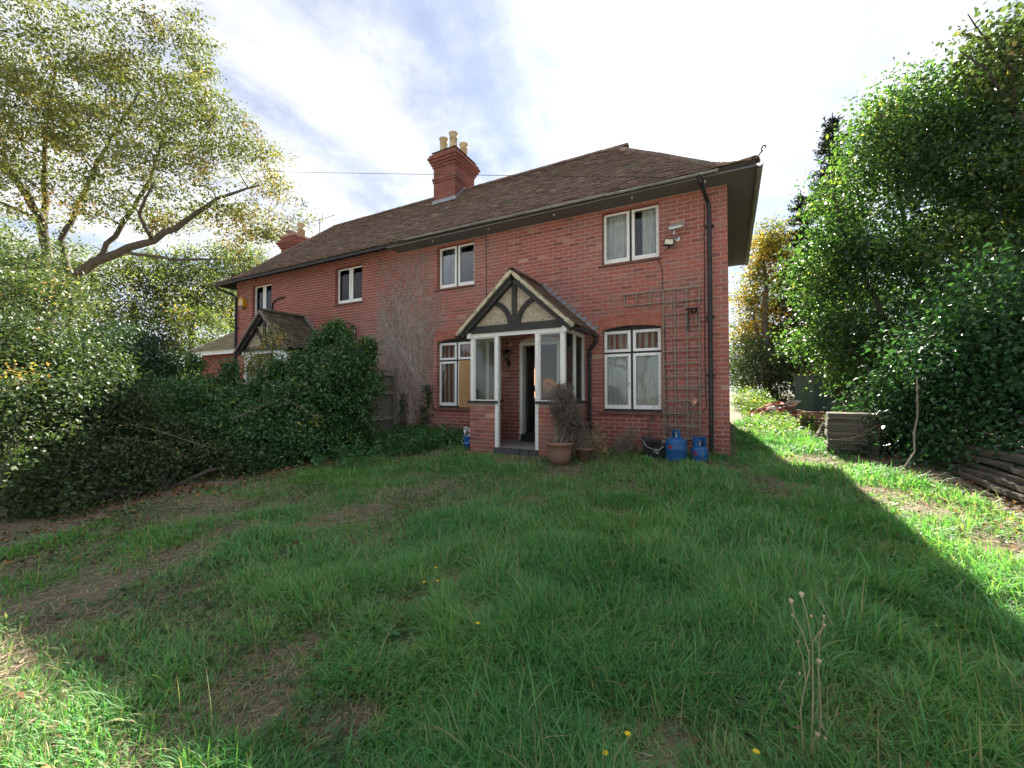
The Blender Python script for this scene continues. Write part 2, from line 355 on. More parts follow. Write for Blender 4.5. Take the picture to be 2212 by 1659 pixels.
# unseen pale ground added behind the photographer to bounce sunlight into the shade
M_BOUNCE = material('pale_bounce', (.58,.54,.47), (.46,.43,.37), rough=1.0, nscale=30, bump=.8, bscale=60)
dx, dy = np.meshgrid(np.linspace(-30, 22, 60), np.linspace(-23, -9.2, 24), indexing='ij'); dz_ = gz(dx, dy)+.035
ii = np.arange(60*24).reshape(60,24); Fd = np.stack([ii[:-1,:-1],ii[1:,:-1],ii[1:,1:],ii[:-1,1:]],-1).reshape(-1,4)
tag(link('bounce_ground', np_mesh('bounce_ground', np.stack([dx,dy,dz_],-1).reshape(-1,3), Fd, M_BOUNCE, smooth=True)), kind='structure')

# ================================================================ HOUSE
H = thing('brick_house', 'red brick two storey semi-detached house with hipped tiled roof', 'house', (-7.25, 2.35, 0))
XL, XR, DEP, ZT = -14.5, 0.0, 4.7, 4.86
UPW = [(-2.13,-1.09),(-6.10,-5.06),(-9.66,-8.61),(-13.60,-12.59)]
LOW = [(-2.13,-1.07),(-6.10,-5.05),(-9.66,-8.61),(-13.50,-12.45)]
DOORS = [(-3.90,-3.00),(-11.50,-10.60)]
UZ, LZ = (3.52, 4.53), (.72, 2.25)
OPEN = [(a,b,UZ[0]-.02,UZ[1]) for a,b in UPW] + [(a,b,LZ[0]-.02,LZ[1]+.07) for a,b in LOW] + [(a,b,.0,2.12) for a,b in DOORS]
BOPEN = [(a,b,UZ[0]-.02,UZ[1]) for a,b in UPW] + [(a,b,LZ[0]-.02,LZ[1]) for a,b in LOW] + [(a,b,.0,2.12) for a,b in DOORS] \
      + [(a-.05,b+.05,LZ[1],2.47) for a,b in LOW]
def cell_wall(mb, u0, u1, z0, z1, openings, fn, d0, d1):
    us = sorted({u0, u1} | {c for o in openings for c in (o[0]-.004, o[1]+.004) if u0 < c < u1})
    zs = sorted({z0, z1} | {c for o in openings for c in (o[2]-.004, o[3]+.004) if z0 < c < z1})
    for i in range(len(us)-1):
        run = None
        for j in range(len(zs)-1):
            cu_, cz_ = (us[i]+us[i+1])/2, (zs[j]+zs[j+1])/2
            inside = any(o[0] < cu_ < o[1] and o[2] < cz_ < o[3] for o in openings)
            if not inside: run = (zs[j] if run is None else run[0], zs[j+1])
            if (inside or j == len(zs)-2) and run:
                P = [fn(u, z, d) for d in (d0, d1) for u, z in ((us[i],run[0]),(us[i+1],run[0]),(us[i+1],run[1]),(us[i],run[1]))]
                mb.add(P, [(3,2,1,0),(4,5,6,7),(0,1,5,4),(1,2,6,5),(2,3,7,6),(3,0,4,7)]); run = None
def bond(u0, u1, z0, z1, openings, pitch=.225, gauge=.075, j=.0115, seed=0):
    """stretcher bond; yields (ua, ub, za, zb, whole)"""
    n = int(round((z1-z0)/gauge)); out = []
    for k in range(n):
        za, zb = z0+k*gauge, z0+(k+1)*gauge-j; zc = (za+zb)/2
        cuts = sorted((o[0], o[1]) for o in openings if o[2] <= zc <= o[3])
        segs = [(u0, u1)]
        for a, b in cuts:
            ns = []
            for s_, e_ in segs:
                if b <= s_ or a >= e_: ns.append((s_, e_)); continue
                if a > s_: ns.append((s_, a))
                if b < e_: ns.append((b, e_))
            segs = ns
        off = (pitch/2 if k % 2 else 0)
        for s_, e_ in segs:
            i0 = math.floor((s_-u0-off)/pitch)
            u = u0+off+i0*pitch
            while u < e_-1e-6:
                a, b = max(u, s_), min(u+pitch, e_)
                if e_-b < .02: b = e_
                if b-a > .035:
                    ra = a if a == s_ and a != u else a
                    out.append((ra, b-(j if b < e_-1e-6 else 0), za, zb, abs((b-a)-pitch) < 1e-4))
                u += pitch
    return out
def brick_pts(ua, ub, za, zb, fn, proud, back, ins=.0022):
    return [fn(u, z, back) for u, z in ((ua,za),(ub,za),(ub,zb),(ua,zb))] + \
           [fn(u, z, -proud) for u, z in ((ua+ins,za+ins),(ub-ins,za+ins),(ub-ins,zb-ins),(ua+ins,zb-ins))]
BF = [(4,5,6,7),(0,1,5,4),(1,2,6,5),(2,3,7,6),(3,0,4,7)]
front = lambda u, z, d: (u, d, z)            # d > 0 goes into the wall
right_side = lambda u, z, d: (-d, u, z)
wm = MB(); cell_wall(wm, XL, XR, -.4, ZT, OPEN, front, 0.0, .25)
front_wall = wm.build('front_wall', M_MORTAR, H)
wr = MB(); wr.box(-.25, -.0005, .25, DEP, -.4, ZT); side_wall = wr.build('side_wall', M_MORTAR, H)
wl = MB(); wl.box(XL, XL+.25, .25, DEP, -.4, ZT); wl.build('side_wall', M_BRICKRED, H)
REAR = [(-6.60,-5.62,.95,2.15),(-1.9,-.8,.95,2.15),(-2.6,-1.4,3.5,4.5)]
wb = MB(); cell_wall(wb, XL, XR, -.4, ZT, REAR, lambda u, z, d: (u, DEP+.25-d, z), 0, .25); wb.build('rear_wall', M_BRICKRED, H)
# --- facing bricks of the front wall: the nearest 300 are single bricks
rb = bond(XL, XR, -.225, ZT-.06, BOPEN)
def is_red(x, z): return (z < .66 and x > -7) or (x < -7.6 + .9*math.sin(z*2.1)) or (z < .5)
def tint_b(): return min(1, max(0, random.gauss(.42, .22))) if random.random() > .016 else random.uniform(.85, 1)
camp = Vector(cam.location)
whole = [(i, (Vector(((b[0]+b[1])/2, 0, (b[2]+b[3])/2))-camp).length) for i, b in enumerate(rb) if b[4]]
whole = [w for w in whole if not (-4.45 < rb[w[0]][0] < -2.45 and rb[w[0]][2] < 2.2) and rb[w[0]][2] > -.03]
single = {i for i, _ in sorted(whole, key=lambda t: t[1])[:300]}
BR_MESH = {}
for red in (0, 1):
    for v in range(10):
        b = MB(); pr = random.uniform(.004,.0075)
        b.add(brick_pts(-.1075,.1075,-.0325,.0325, front, pr, .09, random.uniform(.0015,.004)), BF, tint_b() if not red else random.random())
        b.t = [max(t, .001) for t in b.t]
        BR_MESH[red, v] = b.mesh('brick', M_BRICKRED if red else M_BRICK)
sm, sr = MB(), MB()
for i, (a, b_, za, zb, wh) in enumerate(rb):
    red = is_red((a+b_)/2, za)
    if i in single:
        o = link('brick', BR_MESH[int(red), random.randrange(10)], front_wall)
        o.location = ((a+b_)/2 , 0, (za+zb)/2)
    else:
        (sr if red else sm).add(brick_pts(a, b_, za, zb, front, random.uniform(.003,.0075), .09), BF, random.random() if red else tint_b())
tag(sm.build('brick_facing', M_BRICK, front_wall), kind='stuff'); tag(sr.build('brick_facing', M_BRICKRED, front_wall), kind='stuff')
ss = MB()
for a, b_, za, zb, wh in bond(.02, DEP, -.225, ZT-.06, [], seed=3):
    ss.add(brick_pts(a, b_, za, zb, right_side, random.uniform(.003,.007), .05), [(7,6,5,4)]+[tuple(reversed(f)) for f in BF[1:]], tint_b())
tag(ss.build('brick_facing', M_BRICK, side_wall), kind='stuff')
# --- gauged arches over the ground floor windows
for a, b_ in LOW:
    cx, hw = (a+b_)/2, (b_-a)/2+.05
    low = lambda u: LZ[1] + .07*(1-(u/hw)**2)
    base = MB()
    base.prism([(a-.05, 2.24)]+[(cx+u, low(u)) for u in np.linspace(-hw, hw, 13)]+[(b_+.05,2.24),(b_+.05,2.48),(a-.05,2.48)][0:0]+[(b_+.05, 2.475),(a-.05, 2.475)],
               lambda u, v, d: (u, d, v), .002, .1)
    arch = base.build('brick_arch', M_MORTARR, H)
    for ring in (0, 1):
        n = 15 if ring == 0 else 16
        for k in range(n):
            u0, u1 = -hw+2*hw*k/n+.004, -hw+2*hw*(k+1)/n-.004
            if ring and k == 0: pass
            o0, o1 = ring*.112+.003, ring*.112+.106
            fan = .06*(ring*.5)
            q = lambda u, o: (cx+u*(1+.10*o), low(u)+o)
            c = [q(u0,o0), q(u1,o0), q(u1,o1), q(u0,o1)]
            vb = MB(); pr = random.uniform(.005,.010)
            vb.add([(x, .09, z) for x, z in c]+[(x, -pr, z) for x, z in c], BF, max(.001, random.random()))
            vb.build('brick', M_ARCH, arch)

# --- windows
def casement(mb, x0, x1, z0, z1, y0, y1, st=.05, bot=.075):
    mb.box(x0, x0+st, y0, y1, z0, z1).box(x1-st, x1, y0, y1, z0, z1)
    mb.box(x0+st, x1-st, y0+.001, y1-.001, z1-st, z1).box(x0+st, x1-st, y0+.001, y1-.001, z0, z0+bot)
def window(x0, x1, z0, z1, style):
    lower = style in ('right_low', 'mid_low', 'plain_low')
    fm = M_BLACKWOOD if style != 'white' else M_WHITE
    cx = (x0+x1)/2; f = MB()
    top = z1+.068 if lower else z1
    f.box(x0, x0+.03, .112, .19, z0, z1).box(x1-.03, x1, .112, .19, z0, z1).box(x0+.03, x1-.03, .112, .19, z1-.03, top).box(x0+.03, x1-.03, .112, .19, z0, z0+.045)
    f.box(cx-.026, cx+.026, .110, .19, z0+.045, z1-.03)
    zt = z0+1.10
    if lower: f.box(x0+.03, cx-.026, .111, .19, zt-.025, zt+.025).box(cx+.026, x1-.03, .111, .19, zt-.025, zt+.025)
    w = f.build('window', fm, H)
    lights = [(x0+.012, cx-.022), (cx+.022, x1-.012)]
    rows = [(z0+.042, zt-.018, .075), (zt+.02, z1-.012, .05)] if lower else [(z0+.03, z1-.012, .075)]
    for (ra, rc, bt) in rows:
        for li, (a, b_) in enumerate(lights):
            if style == 'mid_low' and li == 1 and bt == .075:
                MB().box(a+.025, b_, .092, .110, ra-.03, rc+.012).build('plywood_board', M_PLY, w)['label'] = 'bare plywood board in place of the pane'
                MB().box(a, a+.022, .088, .110, ra, rc).build('casement', M_WHITE, w); continue
            c = MB(); casement(c, a, b_, ra, rc, .088, .134, .052, bt); cs = c.build('casement', M_WHITE, w)
            MB().box(a+.048, b_-.048, .111, .115, ra+bt-.004, rc-.048).build('pane', M_GLASS, w)
    s = MB()
    s.add([(x0-.07,-.045,z0-.055),(x1+.05,-.045,z0-.055),(x1+.05,.10,z0-.045),(x0-.07,.10,z0-.045),(x0-.07,-.045,z0-.032),(x1+.05,-.045,z0-.032),(x1+.05,.10,z0),(x0-.07,.10,z0)],
          [(0,3,2,1),(4,5,6,7),(0,1,5,4),(1,2,6,5),(2,3,7,6),(3,0,4,7)])
    s.build('sill', M_TILESILL, w)
    return w
for (a, b_), st in zip(UPW, ('upper','upper','white','white')): window(a, b_, UZ[0], UZ[1], st)
for (a, b_), st in zip(LOW, ('right_low','mid_low','plain_low','plain_low')): window(a, b_, LZ[0], LZ[1], st)
h_ = MB()   # curled stay on the right lower casement
h_.tube([(-1.66+.03*math.cos(t)*(1-t/9), .06, 1.22+.03*math.sin(t)*(1-t/9)) for t in np.linspace(0, 5.2, 14)]+[(-1.655,.065,1.20)], .004, 5)
h_.build('window_catch', M_DARKMETAL, H)
# curtains hang free inside: things of their own
def curtain(x0, x1, z0, z1, y, mat, label, stripes=0, folds=9, amp=.018, name='curtain'):
    nx, nz = 90, 24; xs = np.linspace(x0, x1, nx); zs_ = np.linspace(z0, z1, nz)
    X, Z = np.meshgrid(xs, zs_, indexing='ij'); ph = random.uniform(0, 6)
    uu = (X-x0)/(x1-x0); Yv = y + amp*np.sin(uu*folds*6.28+ph+1.6*np.sin(uu*7+ph)) + .006*np.sin((X-x0)*71+Z*2)
    t = .55*smooth_noise(X,Z,int(ph*100),.06)+.45*smooth_noise(X,Z,7,.2)
    if stripes: t = ((np.floor((X-x0)/(x1-x0)*stripes) % 2) > 0)*.98+.01
    Vv = np.stack([X, Yv, Z], -1).reshape(-1,3); ii = np.arange(nx*nz).reshape(nx,nz)
    Fv = np.stack([ii[:-1,:-1],ii[1:,:-1],ii[1:,1:],ii[:-1,1:]],-1).reshape(-1,4)
    return tag(link(name, np_mesh(name, Vv, Fv, mat, t.ravel(), True)), label, 'curtain')
curtain(-2.10,-1.10,.76,1.86,.19,M_NET,'white lace net curtain behind the lower panes beside the trellis',0,11,.013,'net_curtain')
curtain(-2.10,-1.10,1.7,2.3,.225,M_CURT,'red and cream striped curtain behind the upper panes beside the trellis',17,9)
curtain(-6.06,-5.5,.76,2.28,.225,M_CURT,'red and cream striped curtain behind the part-boarded window',9,6)
curtain(-5.5,-5.08,1.80,2.28,.225,M_CURT,'short striped curtain above the plywood board',9,5)
curtain(-2.1,-1.72,3.5,4.5,.21,M_NET,'left pale net curtain in the upper window beside the camera',0,6,.015,'net_curtain')
curtain(-1.42,-1.10,3.5,4.5,.21,M_NET,'right pale net curtain in the upper window beside the camera',0,5,.015,'net_curtain')
curtain(-6.08,-5.78,3.5,4.5,.27,M_CURTDK,'grey curtain in the upper window above the boarded window',3,4)
curtain(-9.62,-9.35,3.5,4.5,.27,M_CURTDK,'left grey curtain in the upper window above the creeper',3,4)
curtain(-8.95,-8.63,3.5,4.5,.27,M_CURTDK,'right grey curtain in the upper window above the creeper',3,4)
curtain(-13.56,-13.2,3.5,4.5,.27,M_CURTDK,'left grey curtain in the window nearest the alarm box',3,5)
curtain(-12.95,-12.62,3.5,4.5,.27,M_CURTDK,'right grey curtain in the window nearest the alarm box',3,5)
curtain(-6.58,-6.25,.9,2.2,4.6,M_CURTOR,'sunlit apricot curtain seen through the open front door',5,5)
curtain(-5.9,-5.64,.9,2.2,4.6,M_CURTOR,'second sunlit curtain at the rear window beyond the hall',5,5)
# inside
MB().box(XL+.25, -.25, .25, DEP, .12, .205).build('ground_floor', M_FLOOR, H)
MB().box(XL+.25, -.25, .25, DEP, 2.68, 2.80).build('first_floor', M_PLASTER, H)
MB().box(-7.35, -7.22, .25, DEP, .205, ZT).build('party_wall', M_PLASTER, H)
MB().box(-2.6, -2.5, .25, 3.4, .205, 2.68).build('partition', M_PLASTER, H)
rw = MB()
for a, b_, za, zb in REAR:
    casement(rw, a, b_, za, zb, DEP+.08, DEP+.14, .05, .06); rw.box((a+b_)/2-.025,(a+b_)/2+.025,DEP+.085,DEP+.135,za+.06,zb-.05)
rw.build('rear_window_frame', M_WHITE, H)
# --- front door, swung inwards
dfm = MB()
dfm.box(-3.90,-3.835,-.012,.12,.06,2.12).box(-3.065,-3.0,-.012,.12,.06,2.12).box(-3.835,-3.065,-.011,.12,2.055,2.12)
dfm.build('door_frame', M_WHITEOLD, H)
hd = Vector((-3.83,.12,.21)); dd = Vector((-.20,.98,0)).normalized(); dn = Vector((dd.y,-dd.x,0))
M_DOOR = material('grey_green_door_paint', (.15,.155,.135), (.11,.115,.10), rough=.6)
leaf = MB(); Md = Matrix((dd, dn, Vector((0,0,1)))).transposed()
leaf.obox(hd+dd*.37+Vector((0,0,.91)), (.74,.04,1.82), Md)
for zc, hh in ((.45,.5),(1.3,.62)):
    for s_ in (.20,.54): leaf.obox(hd+dd*s_+dn*.022+Vector((0,0,zc)), (.24,.012,hh), Md)
door = leaf.build('door', M_DOOR, H)
MB().obox(hd+dd*.67+dn*.045+Vector((0,0,.95)), (.05,.05,.14), Md).tube([hd+dd*.64+dn*.05+Vector((0,0,1.0)), hd+dd*.64+dn*.09+Vector((0,0,1.0)), hd+dd*.56+dn*.09+Vector((0,0,1.0))], .009, 6).build('handle', M_DARKMETAL, door)
MB().box(-3.84,-3.06,-.10,.25,.055,.205).build('threshold', M_CARPET, H)
MB().prism([(-3.9,2.125)]+[(-3.45+.45*math.cos(t), 2.125+.09*math.sin(t)) for t in np.linspace(0, math.pi, 12)][::1], lambda u, v, d: (u, d, v), -.014, -.009).build('door_head', M_PLASTER, H)

# ================================================================ ROOF
XE0, XE1, YE0 = XL-.45, XR+.40, -.45
RIDGE_D = 2.81; YE1 = YE0+2*RIDGE_D; KL = 2.30/2.81
PROF = [(0,4.645),(.15,4.695),(.35,4.815),(.60,5.005),(1.0,5.385),(1.6,5.97),(2.2,6.53),(2.81,7.11)]
def pz(d):
    for (a, za), (b_, zb) in zip(PROF, PROF[1:]):
        if d <= b_: return za+(zb-za)*(d-a)/(b_-a)
    return PROF[-1][1]
dk = MB()
def ring(d, dz=0): z = pz(d)+dz; return [(XE0+d*KL,YE0+d,z),(XE1-d,YE0+d,z),(XE1-d,YE1-d,z),(XE0+d*KL,YE1-d,z)]
for (a, _), (b_, _) in zip(PROF, PROF[1:]):
    A, B, A2, B2 = ring(a), ring(b_), ring(a,-.06), ring(b_,-.06)
    dk.add(A+B+A2+B2, [(0,1,5,4),(1,2,6,5),(2,3,7,6),(3,0,4,7)]+[(9,8,12,13),(10,9,13,14),(11,10,14,15),(8,11,15,12)]+([(1,0,8,9),(2,1,9,10),(3,2,10,11),(0,3,11,8)] if a == 0 else []))
roof = dk.build('roof', M_DECK, H)
# arc length along the profile
S = [0.0]
for (a, za), (b_, zb) in zip(PROF, PROF[1:]): S.append(S[-1]+math.hypot(b_-a, zb-za))
def dz_at(s):
    s = max(0, min(S[-1], s))
    for i in range(len(PROF)-1):
        if s <= S[i+1]:
            f = (s-S[i])/(S[i+1]-S[i]); return (PROF[i][0]+f*(PROF[i+1][0]-PROF[i][0]), PROF[i][1]+f*(PROF[i+1][1]-PROF[i][1]))
    return PROF[-1]
TG, TW = .098, .166
def tile_verts(p0, p1, U, Nn, w, th, lift):
    """p0 lower edge centre, p1 upper edge centre"""
    U = Vector(U); Nn = Vector(Nn); a, b_ = Vector(p0)+Nn*lift, Vector(p1)+Nn*.004
    return [a-U*w/2, a+U*w/2, b_+U*w/2, b_-U*w/2, a-U*w/2+Nn*th, a+U*w/2+Nn*th, b_+U*w/2+Nn*th*.6, b_-U*w/2+Nn*th*.6]
TF = [(4,5,6,7),(0,1,5,4),(1,2,6,5),(3,0,4,7)]
def tile_tint(): return .9+random.random()*.1 if random.random() < .022 else min(.88, max(0.001, random.gauss(.36,.2)))
tl = []
nrow = int(S[-1]/TG)+1
for k in range(nrow):
    s0 = k*TG-.03; d0, z0 = dz_at(max(0, s0)); d1, z1 = dz_at(min(S[-1], s0+.17))
    if s0 < 0: z0 -= .012; d0 = -.03
    sag = .012*math.sin(k*1.7)
    x0, x1 = XE0+d0*KL-.02, XE1-d0+.02
    off = (TW/2 if k % 2 else 0); n = int((x1-x0)/TW)+2
    for i in range(n):
        xc = x0+off+(i-.5)*TW; w = TW-.003
        a, b_ = max(xc-w/2, x0), min(xc+w/2, x1)
        if b_-a < .05: continue
        tl.append(((a+b_)/2, b_-a, d0, z0, d1, z1, k))
nv = []
for i, (xc, w, d0, z0, d1, z1, k) in enumerate(tl):
    nv.append((i, (Vector((xc, YE0+d0, z0))-camp).length))
# single tiles: full-width ones nearest the eye
ok = [t for t in nv if abs(tl[t[0]][1]-(TW-.003)) < 1e-5 and tl[t[0]][0] < XR+.2-tl[t[0]][2]]
singles = {i for i, _ in sorted(ok, key=lambda t: t[1])[:300]}
stuff = MB(); TV = [max(.001, tile_tint()) for _ in range(12)]; TCACHE = {}
for i, (xc, w, d0, z0, d1, z1, k) in enumerate(tl):
    p0 = (xc, YE0+d0, z0); p1 = (xc, YE0+d1, z1); e = Vector((0, d1-d0, z1-z0)).normalized(); Nn = Vector((0, -e.z, e.y))
    lift = .024+random.uniform(-.004,.010); th = .014
    sk = random.uniform(-.004,.004)
    if i in singles:
        v = random.randrange(12); key = (k, v)
        if key not in TCACHE:
            b = MB(); b.add([Vector(q)-Vector(p0) for q in tile_verts(p0, p1, (1,0,0), Nn, w, th, lift)], TF, TV[v]); TCACHE[key] = b.mesh('roof_tile', M_TILE)
        o = link('roof_tile', TCACHE[key], roof); o.location = (xc, p0[1]+sk, p0[2]+random.uniform(-.002,.002))
    else:
        mossy = xc < -8.5 and random.random() < .15
        stuff.add([Vector(q)+Vector((0,sk,sk)) for q in tile_verts(p0, p1, (1,0,0), Nn, w, th, lift)], TF, tile_tint())
tag(stuff.build('roof_tiling', M_TILE, roof), kind='stuff')
st2 = MB()     # the other three slopes, tile by tile but joined
for k in range(nrow):
    s0 = k*TG-.03; d0, z0 = dz_at(max(0,s0)); d1, z1 = dz_at(min(S[-1], s0+.17)); off = TW/2 if k % 2 else 0
    e = (d1-d0, z1-z0); ln = math.hypot(*e) or 1; e = (e[0]/ln, e[1]/ln)
    for side in ('r','l','b'):
        if side == 'b': u0, u1 = XE0+d0*KL, XE1-d0
        else: u0, u1 = YE0+d0, YE1-d0
        step = TW*(3 if side == 'b' else 1); u = u0+off
        while u < u1-.02:
            a, b_ = u, min(u+step-.003, u1); c = (a+b_)/2
            if side == 'r': p0, p1, U, Nn = (XE1-d0,c,z0),(XE1-d1,c,z1),(0,1,0),(e[1],0,e[0])
            elif side == 'l': p0, p1, U, Nn = (XE0+d0*KL,c,z0),(XE0+d1*KL,c,z1),(0,-1,0),(-e[1],0,e[0])
            else: p0, p1, U, Nn = (c,YE1-d0,z0),(c,YE1-d1,z1),(-1,0,0),(0,e[1],e[0])
            st2.add(tile_verts(p0, p1, U, Nn, b_-a, .014, .024), TF, tile_tint()); u += step
tag(st2.build('roof_tiling', M_TILE, roof), kind='stuff')
# ridge and hip tiles, each its own
def half_tile(a, b_, r, name, par, mat, t):
    a, b_ = Vector(a), Vector(b_); d = (b_-a).normalized(); s_ = d.cross(Vector((0,0,1))).normalized(); u = s_.cross(d); mb = MB(); P = []
    for p, rr in ((a, r*1.06), (b_, r)):
        for rad in (rr, rr-.016):
            for k in range(8): th = math.pi*(k/7)*1.06-.09; P.append(p + s_*math.cos(th)*rad + u*math.sin(th)*rad*.8 - u*.035)
    F = [(k,k+1,17+k,16+k) for k in range(7)]+[(8+k+1,8+k,24+k,24+k+1) for k in range(7)]+[(k+1,k,8+k,8+k+1) for k in range(7)]+[(16+k,16+k+1,24+k+1,24+k) for k in range(7)]
    mb.add(P, F, t); return mb.build(name, mat, par)
x = XE0+RIDGE_D*KL-.05
while x < XE1-RIDGE_D+.05:
    half_tile((x+.34,YE0+RIDGE_D,7.125+random.uniform(-.006,.006)),(x,YE0+RIDGE_D,7.125), .105, 'ridge_tile', roof, M_TILE, tile_tint()); x += .32
def hip_line(xe, k, sgn):
    pts = []
    for i in range(60):
        s = S[-1]*i/59; d, z = dz_at(s); pts.append(Vector((xe+sgn*d*k, YE0+d, z+.03)))
    return pts
for xe, k, sg in ((XE1,1,-1),(XE0,KL,1)):
    hp = hip_line(xe, k, sg)
    for i in range(0, 57, 3): half_tile(hp[i], hp[min(i+4,59)], .095, 'hip_tile', roof, M_TILE, tile_tint())
hp = hip_line(XE1, 1, -1); q = hp[0]+Vector((.05,-.05,.03))
hi = MB(); hi.tube([hp[6], hp[0]+Vector((.01,-.01,0)), q+Vector((.02,-.02,.02))]+[q+Vector((.045-.025*math.cos(t)*1.0, -.045+.025*math.cos(t), .055+.036*math.sin(t))) for t in np.linspace(-1.2, 3.6, 12)], .010, 6)
hi.build('hip_iron', M_DARKMETAL, roof)
# eaves
MB().box(XR+.0, XR+.38, -.43, 5.12, 4.575, 4.60).box(-7.3, XR, -.43, -.004, 4.575, 4.60).build('soffit', M_SOFFIT, H)
MB().box(-7.3, XR+.40, -.447, -.43, 4.56, 4.655).box(XR+.38, XR+.397, -.43, 5.14, 4.56, 4.655).build('fascia', M_SOFFIT, H)
for i in range(17):
    x = -7.55-i*.42
    MB().bar((x, .02, 4.80), (x, -.43, 4.60), .05, .10).build('rafter_foot', M_BLACKWOOD, H)
MB().box(XL-.45, -7.3, -.455, -.435, 4.575, 4.65).build('fascia', M_BLACKWOOD, H)
def gutter(mb, a, b_, r=.05):
    a, b_ = Vector(a), Vector(b_); d = (b_-a).normalized(); s_ = d.cross(Vector((0,0,1))).normalized(); P = []; n = 9
    for p in (a, b_):
        for rad in (r, r-.007):
            for k in range(n): th = math.pi+math.pi*k/(n-1); P.append(p + s_*math.cos(th)*rad + Vector((0,0,math.sin(th)*rad)))
    F = [(k+1,k,2*n+k,2*n+k+1) for k in range(n-1)]+[(n+k,n+k+1,3*n+k+1,3*n+k) for k in range(n-1)]+[(k,k+1,n+k+1,n+k) for k in range(n-1)]+[(2*n+k+1,2*n+k,3*n+k,3*n+k+1) for k in range(n-1)]+[(0,n,3*n,2*n),(n-1,3*n-1,4*n-1,2*n-1)]
    mb.add(P, F)
gt = MB()
for a, b_, z in ((-.12,-1.9,4.615),(-1.9,-4.2,4.63),(-4.2,-6.7,4.645)): gutter(gt, (a,-.50,z), (b_,-.50,z+.008), .036)
gt.build('gutter', M_GUTTER, H)
gt = MB(); gutter(gt, (.45,5.15,4.60), (.45,2.1,4.61)); gutter(gt, (.452,2.1,4.612), (.452,-.40,4.62), .052); gt.build('gutter', M_GUTTER, H)
gt = MB(); gutter(gt, (-13.8,-.50,4.60), (-15.0,-.50,4.59), .05); gt.build('gutter', M_BLACK, H)
def pipe(pts, r, name, mat, joints=()):
    p = MB(); p.tube(pts, r, 10)
    for z in joints:
        p.tube([(pts[-1][0],pts[-1][1],z-.035),(pts[-1][0],pts[-1][1],z+.035)], r*1.28, 10); p.box(pts[-1][0]-r*2.1, pts[-1][0]+r*2.1, pts[-1][1]+r*.6, -.001, z-.015, z+.015)
    return p.build(name, mat, H)
pipe([(-.40,-.50,4.60),(-.38,-.46,4.50),(-.29,-.10,4.30),(-.27,-.062,4.22),(-.27,-.062,3.0),(-.27,-.062,1.3),(-.27,-.062,.02)], .034, 'downpipe', M_BLACK, (1.36,3.9,2.35))
pipe([(-14.75,-.50,4.56),(-14.72,-.47,4.46),(-14.46,-.09,4.28),(-14.42,-.062,4.2),(-14.42,-.062,.0)], .036, 'downpipe', M_BLACK, (3.2,1.6))
pipe([(-11.9,-.03,3.97),(-12.3,-.03,3.93),(-12.46,-.03,3.84),(-12.5,-.03,3.7),(-12.5,-.03,3.2)], .024, 'waste_pipe', M_BLACK)
cb = MB(); cb.tube([(-4.735,-.012,4.57),(-4.73,-.012,3.6),(-4.728,-.012,2.6)], .008, 5); cb.build('cable', M_BLACK, H)
cb = MB(); cb.tube([(-.345,-.014,4.3),(-.35,-.014,3.3),(-.36,-.014,1.6),(-.345,-.014,.82),(-.40,-.014,.74),(-.55,-.012,.73),(-1.05,-.012,.66)], .006, 5); cb.build('cable', M_BLACK, H)
cb = MB(); cb.tube([(-.90,-.02,3.66),(-1.02,-.05,3.56),(-1.09,-.05,3.50),(-1.10,-.02,3.44),(-1.04,-.013,3.32),(-1.03,-.013,3.0),(-1.0,-.013,2.0),(-.97,-.013,.9),(-.96,-.013,.1)], .006, 5); cb.build('cable', M_BLACK, H)
for x, yy in ((-.32,-.3),(-1.5,-.3),(-3.0,-.3),(-4.5,-.3),(-6.0,-.3)):
    b = MB(); b.lathe([(.006,0),(.011,-.008),(.012,-.03),(.004,-.042)], 8, (x,yy,4.575)); tag(b.build('eaves_lamp', M_WHITE), {-.32:'tiny white lamp under the eaves nearest the black downpipe',-1.5:'tiny white lamp under the eaves above the camera window',-3.0:'tiny white lamp under the eaves straight above the porch',-4.5:'tiny white lamp under the eaves right of the middle upper window',-6.0:'tiny white lamp under the eaves left of the middle upper window'}[x], 'lamp', 'small white lamps under the eaves')

# ================================================================ CHIMNEYS
def stack(x0, x1, y0, y1, zb, zt, corb, par, mat_b, mat_m):
    """corb: list of (courses from the top, projection)"""
    n = int((zt-zb)/.075); core = MB(); core.box(x0+.008, x1-.008, y0+.008, y1-.008, zb, zt); c = core.build('chimney_core', mat_m, par)
    bm = MB()
    for k in range(n):
        top = n-1-k; pr = 0
        for t0, t1, p in corb:
            if t0 <= top <= t1: pr = p
        za, zb_ = zb+k*.075, zb+k*.075+.066
        a0, a1, c0, c1 = x0-pr, x1+pr, y0-pr, y1+pr
        if pr > .012: bm.box(a0+.012, a1-.012, c0+.012, c1-.012, za-.004, zb_+.008, .3)
        for (u0, u1, fn, fl) in ((a0, a1, lambda u, z, d: (u, c0+d, z), 0), (c0, c1, lambda u, z, d: (a1-d, u, z), 1), (a0, a1, lambda u, z, d: (u, c1-d, z), 1), (c0, c1, lambda u, z, d: (a0+d, u, z), 0)):
            off = .1125 if (k % 2) ^ (fl) else .225; u = u0
            ub = u0+off
            while u < u1-.02:
                e = min(ub, u1); F = BF if fl == 0 else [tuple(reversed(f)) for f in BF]
                bm.add(brick_pts(u+(.0 if u == u0 else .004), e-(.004 if e < u1 else 0), za, zb_, fn, random.uniform(0,.005), .09), F, tint_b()); u = e; ub = e+.225
    tag(bm.build('brick_facing', mat_b, par), kind='stuff')
M_CHIM = material('sooty_brick', None, (.17,.075,.062), ramp=[(0,(.17,.06,.05)),(.5,(.24,.082,.064)),(1,(.30,.12,.095))], rough=.9, nscale=6, bump=.4, bscale=80)
